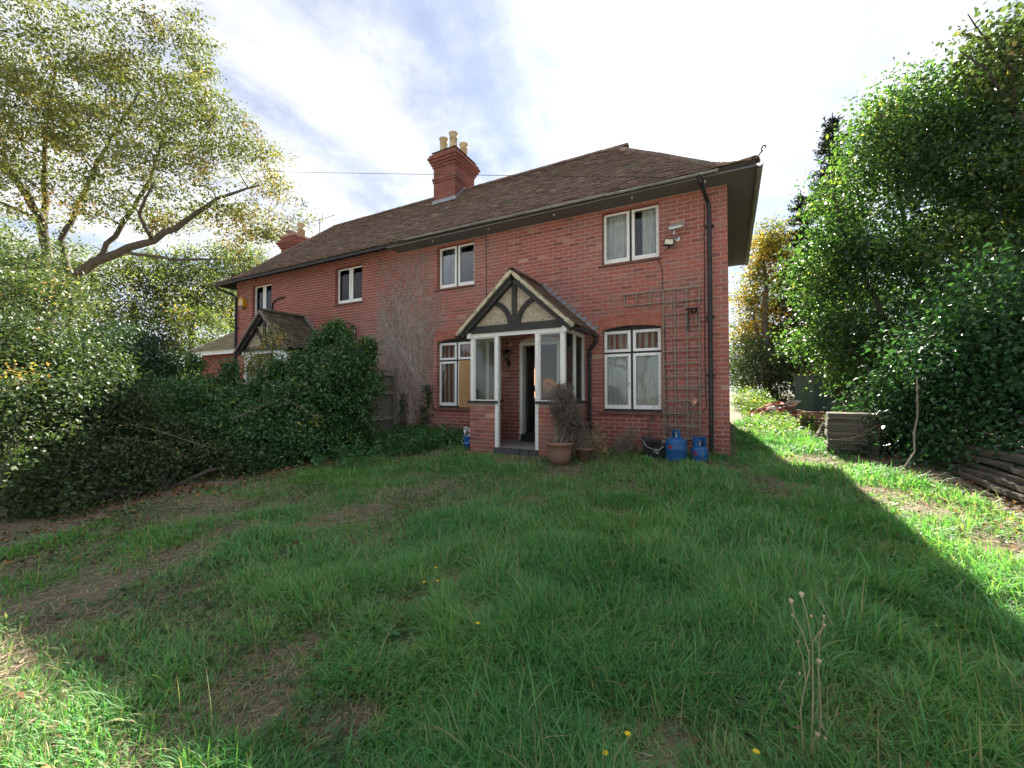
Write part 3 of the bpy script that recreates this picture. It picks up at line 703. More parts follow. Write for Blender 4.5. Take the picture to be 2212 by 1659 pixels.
CORB = [(0,0,.01),(1,1,.10),(2,2,.135),(3,3,.10),(4,4,.065),(5,5,.03),(10,10,.035),(11,11,.02)]
cx0, cx1, cy0, cy1 = -7.71, -6.94, 1.85, 2.87
ch = MB(); ch.box(cx0+.03, cx1-.03, cy0+.03, cy1-.03, 5.6, 6.6); chim = ch.build('chimney', M_MORTAR, H)
stack(cx0, cx1, cy0, cy1, 6.45, 8.19, CORB, chim, M_CHIM, M_MORTARR)
fl = MB(); fl.add([(cx0-.06,cy0-.06,8.185),(cx1+.06,cy0-.06,8.185),(cx1+.06,cy1+.06,8.185),(cx0-.06,cy1+.06,8.185),(cx0+.16,cy0+.16,8.30),(cx1-.16,cy0+.16,8.30),(cx1-.16,cy1-.16,8.30),(cx0+.16,cy1-.16,8.30)],
    [(4,5,6,7),(0,1,5,4),(1,2,6,5),(2,3,7,6),(3,0,4,7)]); fl.build('cement_flaunching', M_CONC, chim)
for px, py, hh in ((-7.52,2.08,.46),(-7.14,2.05,.50),(-7.14,2.58,.46),(-7.50,2.60,.44)):
    p = MB(); p.lathe([(.118,0),(.112,.02),(.105,hh-.16),(.120,hh-.155),(.120,hh-.135),(.108,hh-.13),(.118,hh-.06),(.142,hh-.01),(.142,hh),(.112,hh),(.095,hh-.3)], 20, (px,py,8.24)); p.build('chimney_pot', M_BUFF, chim, True)
lf = MB()       # lead at the chimney foot: apron and steps
lf.add([(cx0-.06,cy0-.012,6.60),(cx1+.04,cy0-.012,6.60),(cx1+.04,cy0-.012,6.76),(cx0-.06,cy0-.012,6.76),(cx0-.06,cy0-.16,6.565),(cx1+.04,cy0-.16,6.565)], [(0,1,2,3),(4,5,1,0)])
for i in range(6):
    y = cy0+i*.085; z = pz(y-YE0); lf.add([(cx1+.012,y,z+.02),(cx1+.012,y+.10,z+.11),(cx1+.012,y+.10,z+.20),(cx1+.012,y+.03,z+.17)], [(0,1,2,3)])
lf.build('lead_flashing', M_LEAD, chim)
ch2 = MB(); ch2.box(-15.12,-14.42,1.95,2.75,4.0,6.3); chim2 = ch2.build('chimney', M_MORTARR, H)
stack(-15.15,-14.40,1.92,2.78,5.9,7.10,[(0,1,.02),(2,2,.09),(3,3,.12),(4,4,.08),(5,5,.04)],chim2,M_CHIM,M_MORTARR)
p = MB(); p.lathe([(.135,0),(.13,.22),(.142,.22),(.142,.25),(.13,.25),(.13,.42),(.15,.44),(.15,.47),(.11,.47),(.10,.2)], 20, (-14.50,2.3,7.09)); p.build('chimney_pot', M_BUFF, chim2, True)
p = MB(); p.lathe([(.09,0),(.09,.06)], 12, (-15.0,2.25,7.09)); p.lathe([(.23,.20),(.235,.215),(.14,.28),(.03,.32),(0,.325)], 20, (-15.0,2.25,7.09))
for t in range(4): p.tube([(-15.0+.08*math.cos(t*1.57+.4),2.25+.08*math.sin(t*1.57+.4),7.14),(-15.0+.10*math.cos(t*1.57+.4),2.25+.10*math.sin(t*1.57+.4),7.30)],.010,5)
p.build('chimney_cowl', M_GUTTER, chim2)
# ================================================================ PORCHES
def porch(cx, main):
    X = (lambda v: cx+v) if main else (lambda v: cx-v)
    FY, tag_ = -1.10, 'porch'
    bx = lambda mb, a, b_, *r: mb.box(min(X(a),X(b_)), max(X(a),X(b_)), *r)
    por = MB().box(cx-.86, cx+.86, FY+.02, -.001, -.35, .055).build('porch', M_CONC, H)
    for lo_, hi_, s0_, s1_ in ((-.966,-.424,-.966,-.86),(.474,.966,.86,.966)):
        core = MB(); core.prism([(X(lo_),FY+.004),(X(hi_),FY+.004),(X(hi_),FY+.11),(X(s1_),FY+.11),(X(s1_),-.001),(X(s0_),-.001)] if lo_ < 0 else [(X(lo_),FY+.004),(X(hi_),FY+.004),(X(hi_),-.001),(X(s0_),-.001),(X(s0_),FY+.11),(X(lo_),FY+.11)], lambda u, v, d: (u, v, d), -.35, .868); core.build('dwarf_wall', M_MORTAR if main else M_MORTARR, por)
    br = MB()
    fr = lambda u, z, d: (u, FY+d, z)
    for (u0, u1) in ((-.97,-.42),(.47,.97)):
        ua, ub = sorted((X(u0), X(u1)))
        for a, b_, za, zb, wh in bond(ua, ub, -.225, .85, [], seed=1):
            q = MB(); q.add(brick_pts(a, b_, za, zb, fr, random.uniform(.001,.005), .05), BF, tint_b())
            if main and za > -.05: q.t = [max(.001,t) for t in q.t]; q.build('brick', M_BRICK if random.random() < .8 else M_ARCH, por)
            else: br.add(q.v, q.f, q.t[0])
    for sx_, F in ((cx+.97, [tuple(reversed(f)) for f in BF]), (cx-.97, BF)):
        sg = 1 if sx_ > cx else -1
        for a, b_, za, zb, wh in bond(FY+.002, -.01, -.225, .85, [], seed=2):
            br.add(brick_pts(a, b_, za, zb, lambda u, z, d: (sx_-sg*d, u, z), random.uniform(.001,.005), .05), F, tint_b())
            br.add(brick_pts(a, b_, za, zb, lambda u, z, d: (sx_-sg*.112+sg*d, u, z), .003, .05), [tuple(reversed(f)) for f in F], tint_b())
    tag(br.build('brick_facing', M_BRICK if main else M_BRICKRED, por), kind='stuff')
    for i in range(5):
        a = -.43+i*.182
        MB().add(brick_pts(X(a)+.004, X(a)+.176, -.09, .05, lambda u, z, d: (u, FY-.03+d, z), .004, .2), BF, 0).box(X(a)+.006, X(a)+.174, FY-.03, FY+.10, .046, .054).build('step_brick', M_DARKBRICK, por)
    s = MB(); bx(s, -1.01,-.36, FY-.045, FY+.14, .87,.915); bx(s, .43,1.01, FY-.045, FY+.14, .87,.915); s.build('sill', M_BLACKWOOD, por)
    s = MB(); bx(s, .84,1.01, FY+.14, -.002, .872,.913); bx(s, -1.01,-.84, FY+.14, -.002, .872,.913); s.build('sill', M_BLACKWOOD, por)
    for a, zb in ((-.966,.915),(.892,.915),(-.425,-.02),(.405,-.02)):
        p = MB(); bx(p, a, a+.074, FY+.004, FY+.078, zb, 2.125)
        bx(p, a+.02, a+.054, FY+.078, FY+.10, max(zb,.06), 2.12); p.build('post', M_WHITEOLD, por)
    for sx_ in (-1, 1):
        for y in (-.58, -.075):
            p = MB(); bx(p, *sorted((sx_*.966, sx_*.90)), y, y+.07, .915, 2.125); p.build('post', M_WHITEOLD, por)
    r_ = MB(); bx(r_, -.99,.99, FY-.002, FY+.08, 2.125,2.195); r_.build('head_rail', M_WHITEOLD, por)
    for sx_ in (-1, 1):
        r_ = MB(); bx(r_, *sorted((sx_*.968, sx_*.90)), FY+.08, -.002, 2.126,2.20); r_.build('head_rail', M_WHITEOLD, por)
        r_ = MB(); bx(r_, *sorted((sx_*1.02, sx_*.93)), FY-.05, FY-.002, 2.11,2.21); r_.build('rail_end', M_WHITE, por)
    for a, b_ in ((-.892,-.425),(.479,.892)):
        r_ = MB(); bx(r_, a, a+.022, FY+.03, FY+.06, .915, 2.125); bx(r_, b_-.022, b_, FY+.03, FY+.06, .915, 2.125); bx(r_, a+.022, b_-.022, FY+.03, FY+.06, .915, .935); bx(r_, a+.022, b_-.022, FY+.03, FY+.06, 2.10, 2.125); r_.build('glazing_bead', M_WHITEOLD, por)
        g = MB(); bx(g, a+.015, b_-.015, FY+.04, FY+.044, .92, 2.12); g.build('pane', M_GLASSD, por)
    for sx_ in (-1, 1):
        for y0, y1 in ((FY+.078,-.58),(-.51,-.075)):
            g = MB(); bx(g, *sorted((sx_*.930, sx_*.934)), y0, y1, .915, 2.126); g.build('pane', M_GLASSD, por)
    # gable
    b = MB(); bx(b, -1.05,1.05, FY-.035, FY+.07, 2.195,2.33); b.build('tie_beam', M_BLACKWOOD, por)
    AP, EZ, EX = 3.27, 2.235, 1.15
    sl = (AP-EZ)/EX
    g = MB(); g.prism([(cx-1.0,2.32),(cx+1.0,2.32),(cx,2.32+1.0*sl)], lambda u, v, d: (u, d, v), FY-.002, FY+.04); g.build('gable_panel', M_PEBBLE, por)
    for sx_ in (-1, 1):
        a, c = Vector((cx+sx_*1.13, FY-.06, EZ-.075)), Vector((cx, FY-.06, AP-.11+.0)); b = MB(); b.bar(a, c+Vector((sx_*.0,0,0)), .09, .125, up=(0,0,1)); b.build('barge_board', M_BLACKWOOD, por)
        br_ = MB(); pts = [(sx_*(.085+.52*(1-math.cos(t))), 2.32+.46*math.sin(t)) for t in np.linspace(.0, 1.32, 11)]
        for (u0, v0), (u1, v1) in zip(pts, pts[1:]): br_.bar((cx+u0, FY-.018, v0), (cx+u1, FY-.018, v1), .05, .088, up=(0,1,0)) if False else br_.bar((cx+u0, FY-.018, v0), (cx+u1+(u1-u0)*.12, FY-.018, v1+(v1-v0)*.12), .088, .045, up=(0,1,0))
        br_.build('curved_brace', M_BLACKWOOD, por)
    b = MB(); bx(b, -.047,.047, FY-.038, FY, 2.33, AP-.14); b.build('king_post', M_BLACKWOOD, por)
    # roof of the porch
    dk = MB(); F0, F1 = FY-.14, -.005
    dk.add([(cx-EX,F0,EZ-.02),(cx-EX,F1,EZ-.02),(cx,F1,AP-.02),(cx,F0,AP-.02),(cx+EX,F1,EZ-.02),(cx+EX,F0,EZ-.02)], [(0,3,2,1),(3,5,4,2)]); dk.build('porch_roof', M_DECK, por)
    tm = MB(); mt = M_TILE if main else M_MOSSTILE
    ln = math.hypot(EX, AP-EZ); nr = int(ln/.092)
    for sx_ in (-1, 1):
        e = Vector((-sx_*EX, 0, AP-EZ)).normalized(); Nn = Vector((sx_*(AP-EZ), 0, EX)).normalized()
        for k in range(nr+1):
            o = Vector((cx+sx_*(EX+.035), 0, EZ-.03))+e*(k*.092); y = F0+(.08 if k % 2 else 0)
            y0 = F0
            while y0 < F1-.01:
                y1 = min(F1, (F0 + (.083 if k % 2 else .166) if y0 == F0 else y0+.166)); c = (y0+y1)/2; ln_ = min(.16, ln-k*.092+.03)
                p0 = o+Vector((0,c,0)); p1 = p0+e*ln_
                tm.add(tile_verts(p0, p1, (0,sx_*1.0,0), Nn, y1-y0-.003, .013, .018+random.uniform(-.003,.009)), TF, tile_tint() if main else (random.random()*.9 if random.random() < .985 else 1)); y0 = y1
    tag(tm.build('roof_tiling', mt, por), kind='stuff')
    y = F0
    while y < F1-.05:
        half_tile((cx,min(y+.33,F1),AP+.03),(cx,y,AP+.03), .09, 'ridge_tile', por, mt, tile_tint()); y += .31
    for sx_ in (-1, 1):       # cement bedding of the verge
        v = MB(); n = 26
        for i in range(n):
            a = Vector((cx+sx_*(EX+.03), F0-.012, EZ-.055)).lerp(Vector((cx, F0-.012, AP-.02)), i/n); c = Vector((cx+sx_*(EX+.03), F0-.012, EZ-.055)).lerp(Vector((cx, F0-.012, AP-.02)), (i+1.08)/n)
            v.bar(a, c, .05+random.uniform(-.01,.012), .055+random.uniform(-.018,.014))
        v.build('verge_mortar', M_CEMENT if main else M_WOODGREY, por)
        sf = MB(); n = 11
        for i in range(n):
            f0, f1 = i/n, (i+1)/n; xa, xb = cx+sx_*EX*(1-f0), cx+sx_*EX*(1-f1); za, zb = EZ+(AP-EZ)*f0, EZ+(AP-EZ)*f1
            P = [(xa,-.012,za-.0),(xb,-.012,zb),(xa+sx_*.09,-.012,zb+.035),(xa+sx_*.06,-.012,za+.05)]
            sf.add(P, [(0,1,2,3)] if sx_ < 0 else [(3,2,1,0)])
            sf.add([(xa,-.014,za),(xa,-.12,za+.032),(xb,-.12,zb+.032),(xb,-.014,zb)], [(0,1,2,3)])
        sf.build('lead_flashing', M_LEAD, por)
        gt = MB(); gutter(gt, (cx+sx_*(EX+.07),F0+.03,EZ-.06), (cx+sx_*(EX+.07),-.03,EZ-.07), .052); gt.build('gutter', M_BLACK, por)
    if main:
        dp_ = MB(); x = cx+EX+.07
        dp_.tube([(x,-.10,EZ-.10),(x,-.095,EZ-.2),(cx+1.08,-.07,EZ-.36),(cx+1.08,-.062,EZ-.45),(cx+1.08,-.062,.0)], .034, 10)
        dp_.tube([(cx+1.08,-.062,EZ-.50),(cx+1.08,-.062,EZ-.42)], .044, 10); dp_.tube([(x,-.10,EZ-.14),(x,-.10,EZ-.08)], .046, 10); dp_.build('downpipe', M_BLACK, por)
    else:
        for a, b_ in ((-.90,-.43),(.47,.90)):
            w = MB(); ax, ex = sorted((X(a),X(b_))); mid = (ax+ex)/2; hw = (ex-ax)/2
            w.prism([(ax,1.72)]+[(mid-hw*.86*math.cos(t), 1.72+hw*.9*math.sin(t)) for t in np.linspace(0,math.pi,14)]+[(ex,1.72),(ex,2.12),(ax,2.12)], lambda u, v, d: (u,d,v), FY+.012, FY+.03)
            w.build('arched_panel', M_WHITE, por)
    return por
M_DARKBRICK = material('blue_engineering_brick', (.075,.075,.085), (.05,.05,.056), rough=.7, nscale=9, bump=.2)
porch(-3.45, True); porch(-11.05, False)
# single-storey wing at the far end
aw = MB(); aw.box(-18.6,-14.5,.9,4.2,-.2,2.72); aw.build('wing_wall', M_BRICKRED, H)
MB().box(-18.75,-14.44,.62,.66,2.50,2.70).build('wing_fascia', M_WHITE, H)
ad = MB(); ad.add([(-18.9,.55,2.66),(-14.5,.55,2.66),(-14.5,2.5,4.5),(-14.9,2.5,4.5),(-18.9,4.5,2.66),(-14.5,4.5,2.66)], [(0,1,2,3),(4,0,3),(5,4,3,2)]); ar = ad.build('wing_roof', M_DECK, H)
at_ = MB(); L_ = math.hypot(1.95,1.84); e = Vector((0,1.95,1.84)).normalized(); Nn = Vector((0,-e.z,e.y))
for k in range(int(L_/.1)):
    o = Vector((0,.53,2.64))+e*(k*.1); xa = -18.9+4.0*(k*.1/L_); x = -14.5-(.083 if k % 2 else 0)
    while x > xa: at_.add(tile_verts((x-.08,o.y,o.z), Vector((x-.08,o.y,o.z))+e*.16, (1,0,0), Nn, .163, .013, .018+random.uniform(-.003,.006)), TF, random.random()); x -= .166
tag(at_.build('roof_tiling', M_LICHENTILE, ar), kind='stuff')

# ================================================================ THINGS ON AND BY THE WALL
# trellis
T = thing('trellis', 'weathered wooden square trellis fixed to the wall beside the black downpipe', 'trellis', (-.73, -.03, .26))
def slat(a, b_, w=.018, h=.030):
    mb = MB(); mb.bar(a, b_, w, h, up=(0,1,0)); mb.build('slat', M_LATTICE, T)
for x in (-1.02,-.83,-.635,-.44): slat((x+random.uniform(-.006,.006),-.034,.24), (x,-.034,2.895))
for k in range(13): z = .275+k*.218; slat((-1.035,-.049,z-.006), (-.425,-.049,z+random.uniform(-.006,.006)))
slat((-1.71,-.049,2.885),(-1.036,-.049,2.891)); slat((-1.71,-.049,2.672),(-1.036,-.049,2.676))
for x, lo in ((-1.70,2.66),(-1.48,2.66),(-1.25,2.60)): slat((x,-.034,lo),(x,-.034,2.90))
# dead stems woven through the trellis
D_ = thing('dead_climber', 'thin dead climber stems tangled in the lower trellis', 'climber', (-.75,-.06,.0)); mb = MB()
for i in range(34):
    x = random.uniform(-1.0,-.45); z = random.uniform(.0,.75); p = [(x,-.06,z)]
    for k in range(random.randint(4,9)):
        x += random.uniform(-.09,.09); z += random.uniform(-.01,.16); p.append((x,-.058+random.uniform(-.03,.02),z))
    mb.tube(p, [.0055*(1-.5*k/len(p)) for k in range(len(p))], 4)
mb.build('stems', M_TWIG, D_)
# security camera and floodlight
T = thing('security_camera', 'silver bullet security camera under the right eaves', 'camera', (-.80,-.02,3.80))
mb = MB(); Mx = Matrix.Rotation(R(90),3,'Y'); Mt = Matrix.Rotation(R(10),3,'Z') @ Matrix.Rotation(R(-8),3,'Y')
mb.lathe([(.0,-.11),(.048,-.108),(.052,-.09),(.052,.10),(.046,.115),(.046,.10),(.02,.10)], 20, (-.80,-.17,3.93), M=Mt@Mx); mb.build('body', M_STEEL, T, True)
mb = MB(); mb.lathe([(.044,.0),(.0,.004)], 16, Vector((-.80,-.17,3.93))+(Mt@Mx)@Vector((0,0,.103)), M=Mt@Mx); mb.build('lens', M_BLACK, T)
mb = MB()
for k in range(9):
    pass
hood = [( .062*math.cos(t), .062*math.sin(t)) for t in np.linspace(.25, 2.9, 10)]
c0 = Vector((-.80,-.17,3.93)); P = []
for s_ in (-.10,.15):
    for y, z in hood: P.append(c0+Mt@Vector((s_,y,z)))
mb.add(P, [(i,i+1,11+i,10+i) for i in range(9)]+[(11+i,i+1,i,10+i)[::1] for i in range(0)]); mb.build('hood', M_STEEL, T)
mb = MB(); mb.tube([(-.82,-.17,3.875),(-.82,-.17,3.82),(-.80,-.10,3.79),(-.78,-.005,3.785)], .016, 8).lathe([(.045,0),(.045,.012),(.02,.02)], 14, (-.78,-.004,3.785), M=Matrix.Rotation(R(90),3,'X')); mb.build('bracket', M_STEEL, T)
T = thing('floodlight', 'small black framed floodlight hanging below the security camera', 'floodlight', (-.90,-.02,3.70))
Mt = Matrix.Rotation(R(12),3,'Z') @ Matrix.Rotation(R(-18),3,'X') @ Matrix.Rotation(R(7),3,'Y')
mb = MB(); mb.obox((-.91,-.11,3.71), (.17,.035,.13), Mt); mb.build('housing', M_BLACK, T)
mb = MB(); mb.obox(Vector((-.91,-.11,3.71))+Mt@Vector((0,-.0185,0)), (.135,.004,.098), Mt); mb.build('lens', M_LENS, T)
mb = MB(); mb.bar((-.88,-.09,3.70),(-.85,-.003,3.76),.03,.012); mb.lathe([(.02,0),(.02,.03),(.0,.045)], 10, (-.91,-.10,3.61)); mb.build('bracket_and_sensor', M_BLACK, T)
# bird feeder bracket on the trellis
T = thing('bird_feeder', 'small black plastic tray feeder hung high on the trellis', 'bird feeder', (-.54,-.08,2.35))
mb = MB(); mb.add([(-.64,-.06,2.53),(-.44,-.06,2.53),(-.44,-.24,2.49),(-.64,-.24,2.49),(-.62,-.08,2.50),(-.46,-.08,2.50),(-.46,-.22,2.47),(-.62,-.22,2.47)], [(0,3,2,1),(4,5,6,7),(0,1,5,4),(1,2,6,5),(2,3,7,6),(3,0,4,7)]); mb.build('tray', M_BLACK, T)
mb = MB(); mb.tube([(-.61,-.07,2.5),(-.61,-.065,2.25),(-.615,-.065,2.12)], .012, 6).tube([(-.56,-.15,2.49),(-.54,-.10,2.42),(-.50,-.08,2.44),(-.47,-.14,2.49)], .014, 6); mb.build('hanger', M_BLACK, T)
MB().box(-.495,-.475,-.075,-.06,2.26,2.42).build('peg', M_LATTICE, T)
# dummy hand clamped to the trellis: one skinned mesh, five fingers
def hand(loc, rot, scale, mat, name, label):
    V = [(0,0,0),(0,0,.028),(.004,.0,.058)]; E_ = [(0,1),(1,2)]; Rr = [.023,.031,.034]
    def chain(root, pts, rad):
        prev = root
        for p_, r_ in zip(pts, rad): V.append(p_); Rr.append(r_); E_.append((prev, len(V)-1)); prev = len(V)-1
    for i, (bx_, ln, sp) in enumerate(((-.026,.066,-.20),(-.009,.076,-.06),(.009,.071,.07),(.026,.056,.22))):
        k0 = (bx_,-.002,.082); d = Vector((math.sin(sp), 0, math.cos(sp)))
        p1 = Vector(k0)+d*ln*.42+Vector((0,-.004,0)); p2 = p1+d*ln*.33+Vector((0,-.010,0)); p3 = p2+d*ln*.25+Vector((0,-.013,0))
        chain(2, [k0, tuple(p1), tuple(p2), tuple(p3)], [.0105,.0092,.0086,.0072])
    chain(1, [(-.034,-.008,.040),(-.054,-.014,.062),(-.062,-.020,.086)], [.0125,.0102,.0082])
    me = bpy.data.meshes.new(name); me.from_pydata(V, E_, []); me.materials.append(mat); o = bpy.data.objects.new(name, me); COL.objects.link(o)
    md = o.modifiers.new('skin', 'SKIN')
    for i, v in enumerate(me.skin_vertices[0].data): v.radius = (Rr[i], Rr[i]*(.55 if i < 3 else 1)); v.use_root = (i == 0)
    sb = o.modifiers.new('sub', 'SUBSURF'); sb.levels = 1; sb.render_levels = 2; md.use_smooth_shade = True
    o.location = loc; o.rotation_euler = rot; o.scale = (scale,)*3
    return tag(o, label, 'dummy hand')
hand((-.535,-.085,.84), (R(-4),R(14),R(8)), .92, M_SKIN, 'dummy_hand', 'pale rubber dummy hand clinging to the trellis above the gas bottles')
# gas bottles
def gas_bottle(loc, r, h, collar_h, collar_r, label, collar_arc, rz):
    T = thing('gas_bottle', label, 'gas bottle', loc, rz, 'blue gas bottles by the wall')
    prof = [(r*.93,.03),(r*.99,.055),(r,.08)]+[(r,h*.55-.012),(r*1.022,h*.55-.006),(r*1.022,h*.55+.006),(r,h*.55+.012)]+[(r,h*.80)]
    prof += [(r*math.cos(t), h*.80+(h*.20)*math.sin(t)) for t in np.linspace(.15, 1.45, 9)]+[(0,h)]
    mb = MB(); mb.lathe([(.0,.028)]+prof, 36); mb.build('body', M_BLUE, T, True, world=False)
    mb = MB(); n = 30
    for k in range(n):
        if k in (3,4,18,19): continue
        a0, a1 = 2*math.pi*k/n, 2*math.pi*(k+1)/n; q = lambda a, rr, z: (rr*math.cos(a), rr*math.sin(a), z)
        mb.add([q(a0,r*.9,-.05),q(a1,r*.9,-.05),q(a1,r*.9,.05),q(a0,r*.9,.05),q(a0,r*.86,-.05),q(a1,r*.86,-.05),q(a1,r*.86,.05),q(a0,r*.86,.05)], [(0,1,2,3),(5,4,7,6),(3,2,6,7),(0,3,7,4),(1,5,6,2)])
    mb.build('foot_ring', M_BLUE, T, world=False)
    mb = MB(); a0, a1 = collar_arc; n = 26
    P = []
    for k in range(n+1):
        a = a0+(a1-a0)*k/n
        for rr, z in ((collar_r,h-.035),(collar_r,h+collar_h),(collar_r-.006,h+collar_h),(collar_r-.006,h-.035)): P.append((rr*math.cos(a), rr*math.sin(a), z))
    F = [(4*k+i,4*k+4+i,4*k+4+(i+1)%4,4*k+(i+1)%4) for k in range(n) for i in range(4)]+[(3,2,1,0),(4*n,4*n+1,4*n+2,4*n+3)]
    mb.add(P, F); mb.build('collar', M_BLUE, T, world=False)
    mb = MB(); mb.lathe([(.022,-.005),(.02,.03),(.014,.035),(.014,.06),(.02,.062),(.02,.075),(0,.078)], 12, (0,0,h)); mb.tube([(0,0,h+.04),(.045,-.03,h+.035)], .012, 8); mb.build('valve', M_STEEL, T, world=False)
    mb = MB(); P = []
    aa = -2.05; w = .045/r
    for da, dz_ in ((-w,0),(0,-.05),(w,0),(0,.05)): P.append(((r+.0015)*math.cos(aa+da),(r+.0015)*math.sin(aa+da),h*.62+dz_))
    mb.add(P+[((r+.003)*math.cos(aa),(r+.003)*math.sin(aa),h*.62)], [(0,1,4),(1,2,4),(2,3,4),(3,0,4)]); mb.build('hazard_sticker', M_RED, T, world=False)
    return T
gas_bottle((-.77,-.55,-.08), .165, .43, .11, .068, 'larger blue gas bottle with narrow collar, next to the black scuttle', (R(-70),R(235)), 0)
gas_bottle((-.43,-.45,-.10), .125, .32, .135, .105, 'smaller blue gas bottle with wide collar, next to the downpipe', (R(-40),R(262)), 0)
# coal scuttle
T = thing('coal_scuttle', 'black square-mouthed coal scuttle with wire handle by the wall', 'scuttle', (-1.14,-.50,-.06), R(14))
def scut(mb, x, y, z0, z1f, z1b, tp, t=.006):
    P = [(-x*tp,-y*tp,z0),(x*tp,-y*tp,z0),(x*tp,y*tp,z0),(-x*tp,y*tp,z0),(-x,-y,z1f),(x,-y,z1f-.05),(x,y,z1b-.05),(-x,y,z1b)]
    mb.add(P, [(0,3,2,1),(0,1,5,4),(1,2,6,5),(2,3,7,6),(3,0,4,7)]); Q = [(p[0]*.95,p[1]*.95,p[2]+(.01 if i < 4 else 0)) for i, p in enumerate(P)]
    mb.add(Q, [(0,1,2,3),(4,5,1,0),(5,6,2,1),(6,7,3,2),(7,4,0,3)]); mb.add(P[4:]+Q[4:], [(0,1,5,4),(1,2,6,5),(2,3,7,6),(3,0,4,7)])
mb = MB(); scut(mb, .175, .13, 0, .31, .37, .72); mb.build('bucket', M_BLACK, T, world=False)
mb = MB(); mb.tube([(-.17,-.12,.335),(-.12,-.139,.24),(-.03,-.142,.20),(.08,-.142,.19),(.175,-.12,.26)], .005, 6); mb.build('wire_handle', M_STEEL, T, world=False)
mb = MB(); mb.tube([(-.16,.10,.36),(-.15,.10,.40),(-.05,.12,.405),(-.03,.12,.36)], .012, 6); mb.build('grip', M_BLACK, T, world=False)
mb = MB(); mb.lathe([(.0,0),(.10,.01),(.12,.03),(.06,.06),(0,.07)], 9, (0.0,.0,.27)); mb.build('coal', M_BLACK, T, world=False)
def text(s, size, mat, parent, M, name='lettering', extr=.0006, sh=0):
    cu_ = bpy.data.curves.new(name, 'FONT'); cu_.body = s; cu_.size = size; cu_.extrude = extr; cu_.align_x = 'CENTER'; cu_.align_y = 'CENTER'; cu_.shear = sh
    o = bpy.data.objects.new(name, cu_); COL.objects.link(o); dg = bpy.context.evaluated_depsgraph_get()
    me = bpy.data.meshes.new_from_object(o.evaluated_get(dg)); bpy.data.objects.remove(o); me.materials.clear(); me.materials.append(mat)
    o = bpy.data.objects.new(name, me); COL.objects.link(o); o.parent = parent; o.matrix_local = M; return o
Mf = Matrix.Translation((.045,-.1235,.155)) @ Matrix.Rotation(R(90-6),4,'X')
def strokes(mb, segs, w, fn):
    for a, b_ in segs: mb.bar(fn(*a), fn(*b_), w, .001, up=(0,1,0))
mk = MB(); f_ = lambda u, v: (.045+u, -.1205-.13*.28*(v+.155-.13)/.31, .155+v)
strokes(mk, [((-.055,-.004),(-.035,-.004)),((-.035,-.004),(-.015,.02)),((-.015,.02),(.045,.012)),((-.03,.028),(-.02,.03))], .006, f_)
strokes(mk, [((-.008,-.008),(.03,-.009)),((-.01,-.022),(.034,-.023)),((-.008,-.028),(.03,-.029))], .005, f_)
mk.build('maker_mark', M_INKW, T, world=False)
# small terracotta trough behind the scuttle
T = thing('terracotta_trough', 'low terracotta trough half hidden behind the black scuttle', 'planter', (-1.50,-.22,-.03))
mb = MB(); scut(mb, .17, .09, 0, .21, .21, .88); mb.v = [(x, y, z+(.05 if z > .1 and x > 0 else 0)) for x, y, z in mb.v]; mb.build('trough', M_POT, T, world=False)
# wood offcut
mb = MB(); mb.obox((-.95,-.40,.20),(.12,.08,.10), Matrix.Rotation(.5,3,'Z')@Matrix.Rotation(.3,3,'X'), jit=.012); mb.obox((-.95,-.40,.04),(.10,.10,.22), jit=.01)
tag(mb.build('timber_offcut', M_TWIG), 'pale sawn log end wedged between scuttle and larger gas bottle', 'log')
# terracotta pots
def pot(loc, r, h, mat, label, name='plant_pot', belly=False):
    T = thing(name, label, 'plant pot', loc); mb = MB()
    pr = [(0,0),(r*.60,0),(r*.78,h*.30),(r*.92,h*.62),(r*.97,h*.86),(r*1.04,h*.87),(r*1.05,h*.99),(r*1.0,h),(r*.9,h),(r*.86,h*.82),(0,h*.80)] if belly else [(0,0),(r*.72,0),(r*.95,h*.84),(r*1.03,h*.84),(r*1.04,h),(r*.93,h),(r*.88,h*.85),(0,h*.83)]
    mb.lathe(pr, 32); mb.build('pot', mat, T, True, world=False); return T
pot((-2.42,-1.52,-.09), .215, .37, M_POT, 'large rounded terracotta pot holding the dead shrub', belly=True)
pot((-2.14,-1.12,-.07), .150, .23, M_POT, 'smaller straight terracotta pot right of the rounded one')
# blue bucket with rubbish
T = thing('bucket', 'small blue plastic bucket of crumpled newspaper beside the porch', 'bucket', (-4.62,-.86,-.06))
mb = MB(); mb.lathe([(0,0),(.082,0),(.088,.10),(.094,.105),(.090,.12),(.098,.24),(.104,.245),(.104,.265),(.096,.265),(.082,.02),(0,.02)], 24); mb.build('pail', M_BLUEPL, T, True, world=False)
mb = MB(); mb.tube([(-.1,0,.25),(-.13,-.05,.17),(-.06,-.115,.12),(.05,-.115,.13),(.10,0,.25)], .004, 5); mb.build('handle', M_WHITE, T, world=False)
mb = MB()
for k in range(7): mb.obox((random.uniform(-.04,.05),random.uniform(-.04,.04),.27+k*.02), (.10,.012,.12), Matrix.Rotation(random.uniform(0,3),3,'Z')@Matrix.Rotation(random.uniform(-.7,.7),3,'X'), jit=.02)
tag(mb.build('newspaper', M_PAPER, T, world=False), kind='stuff')
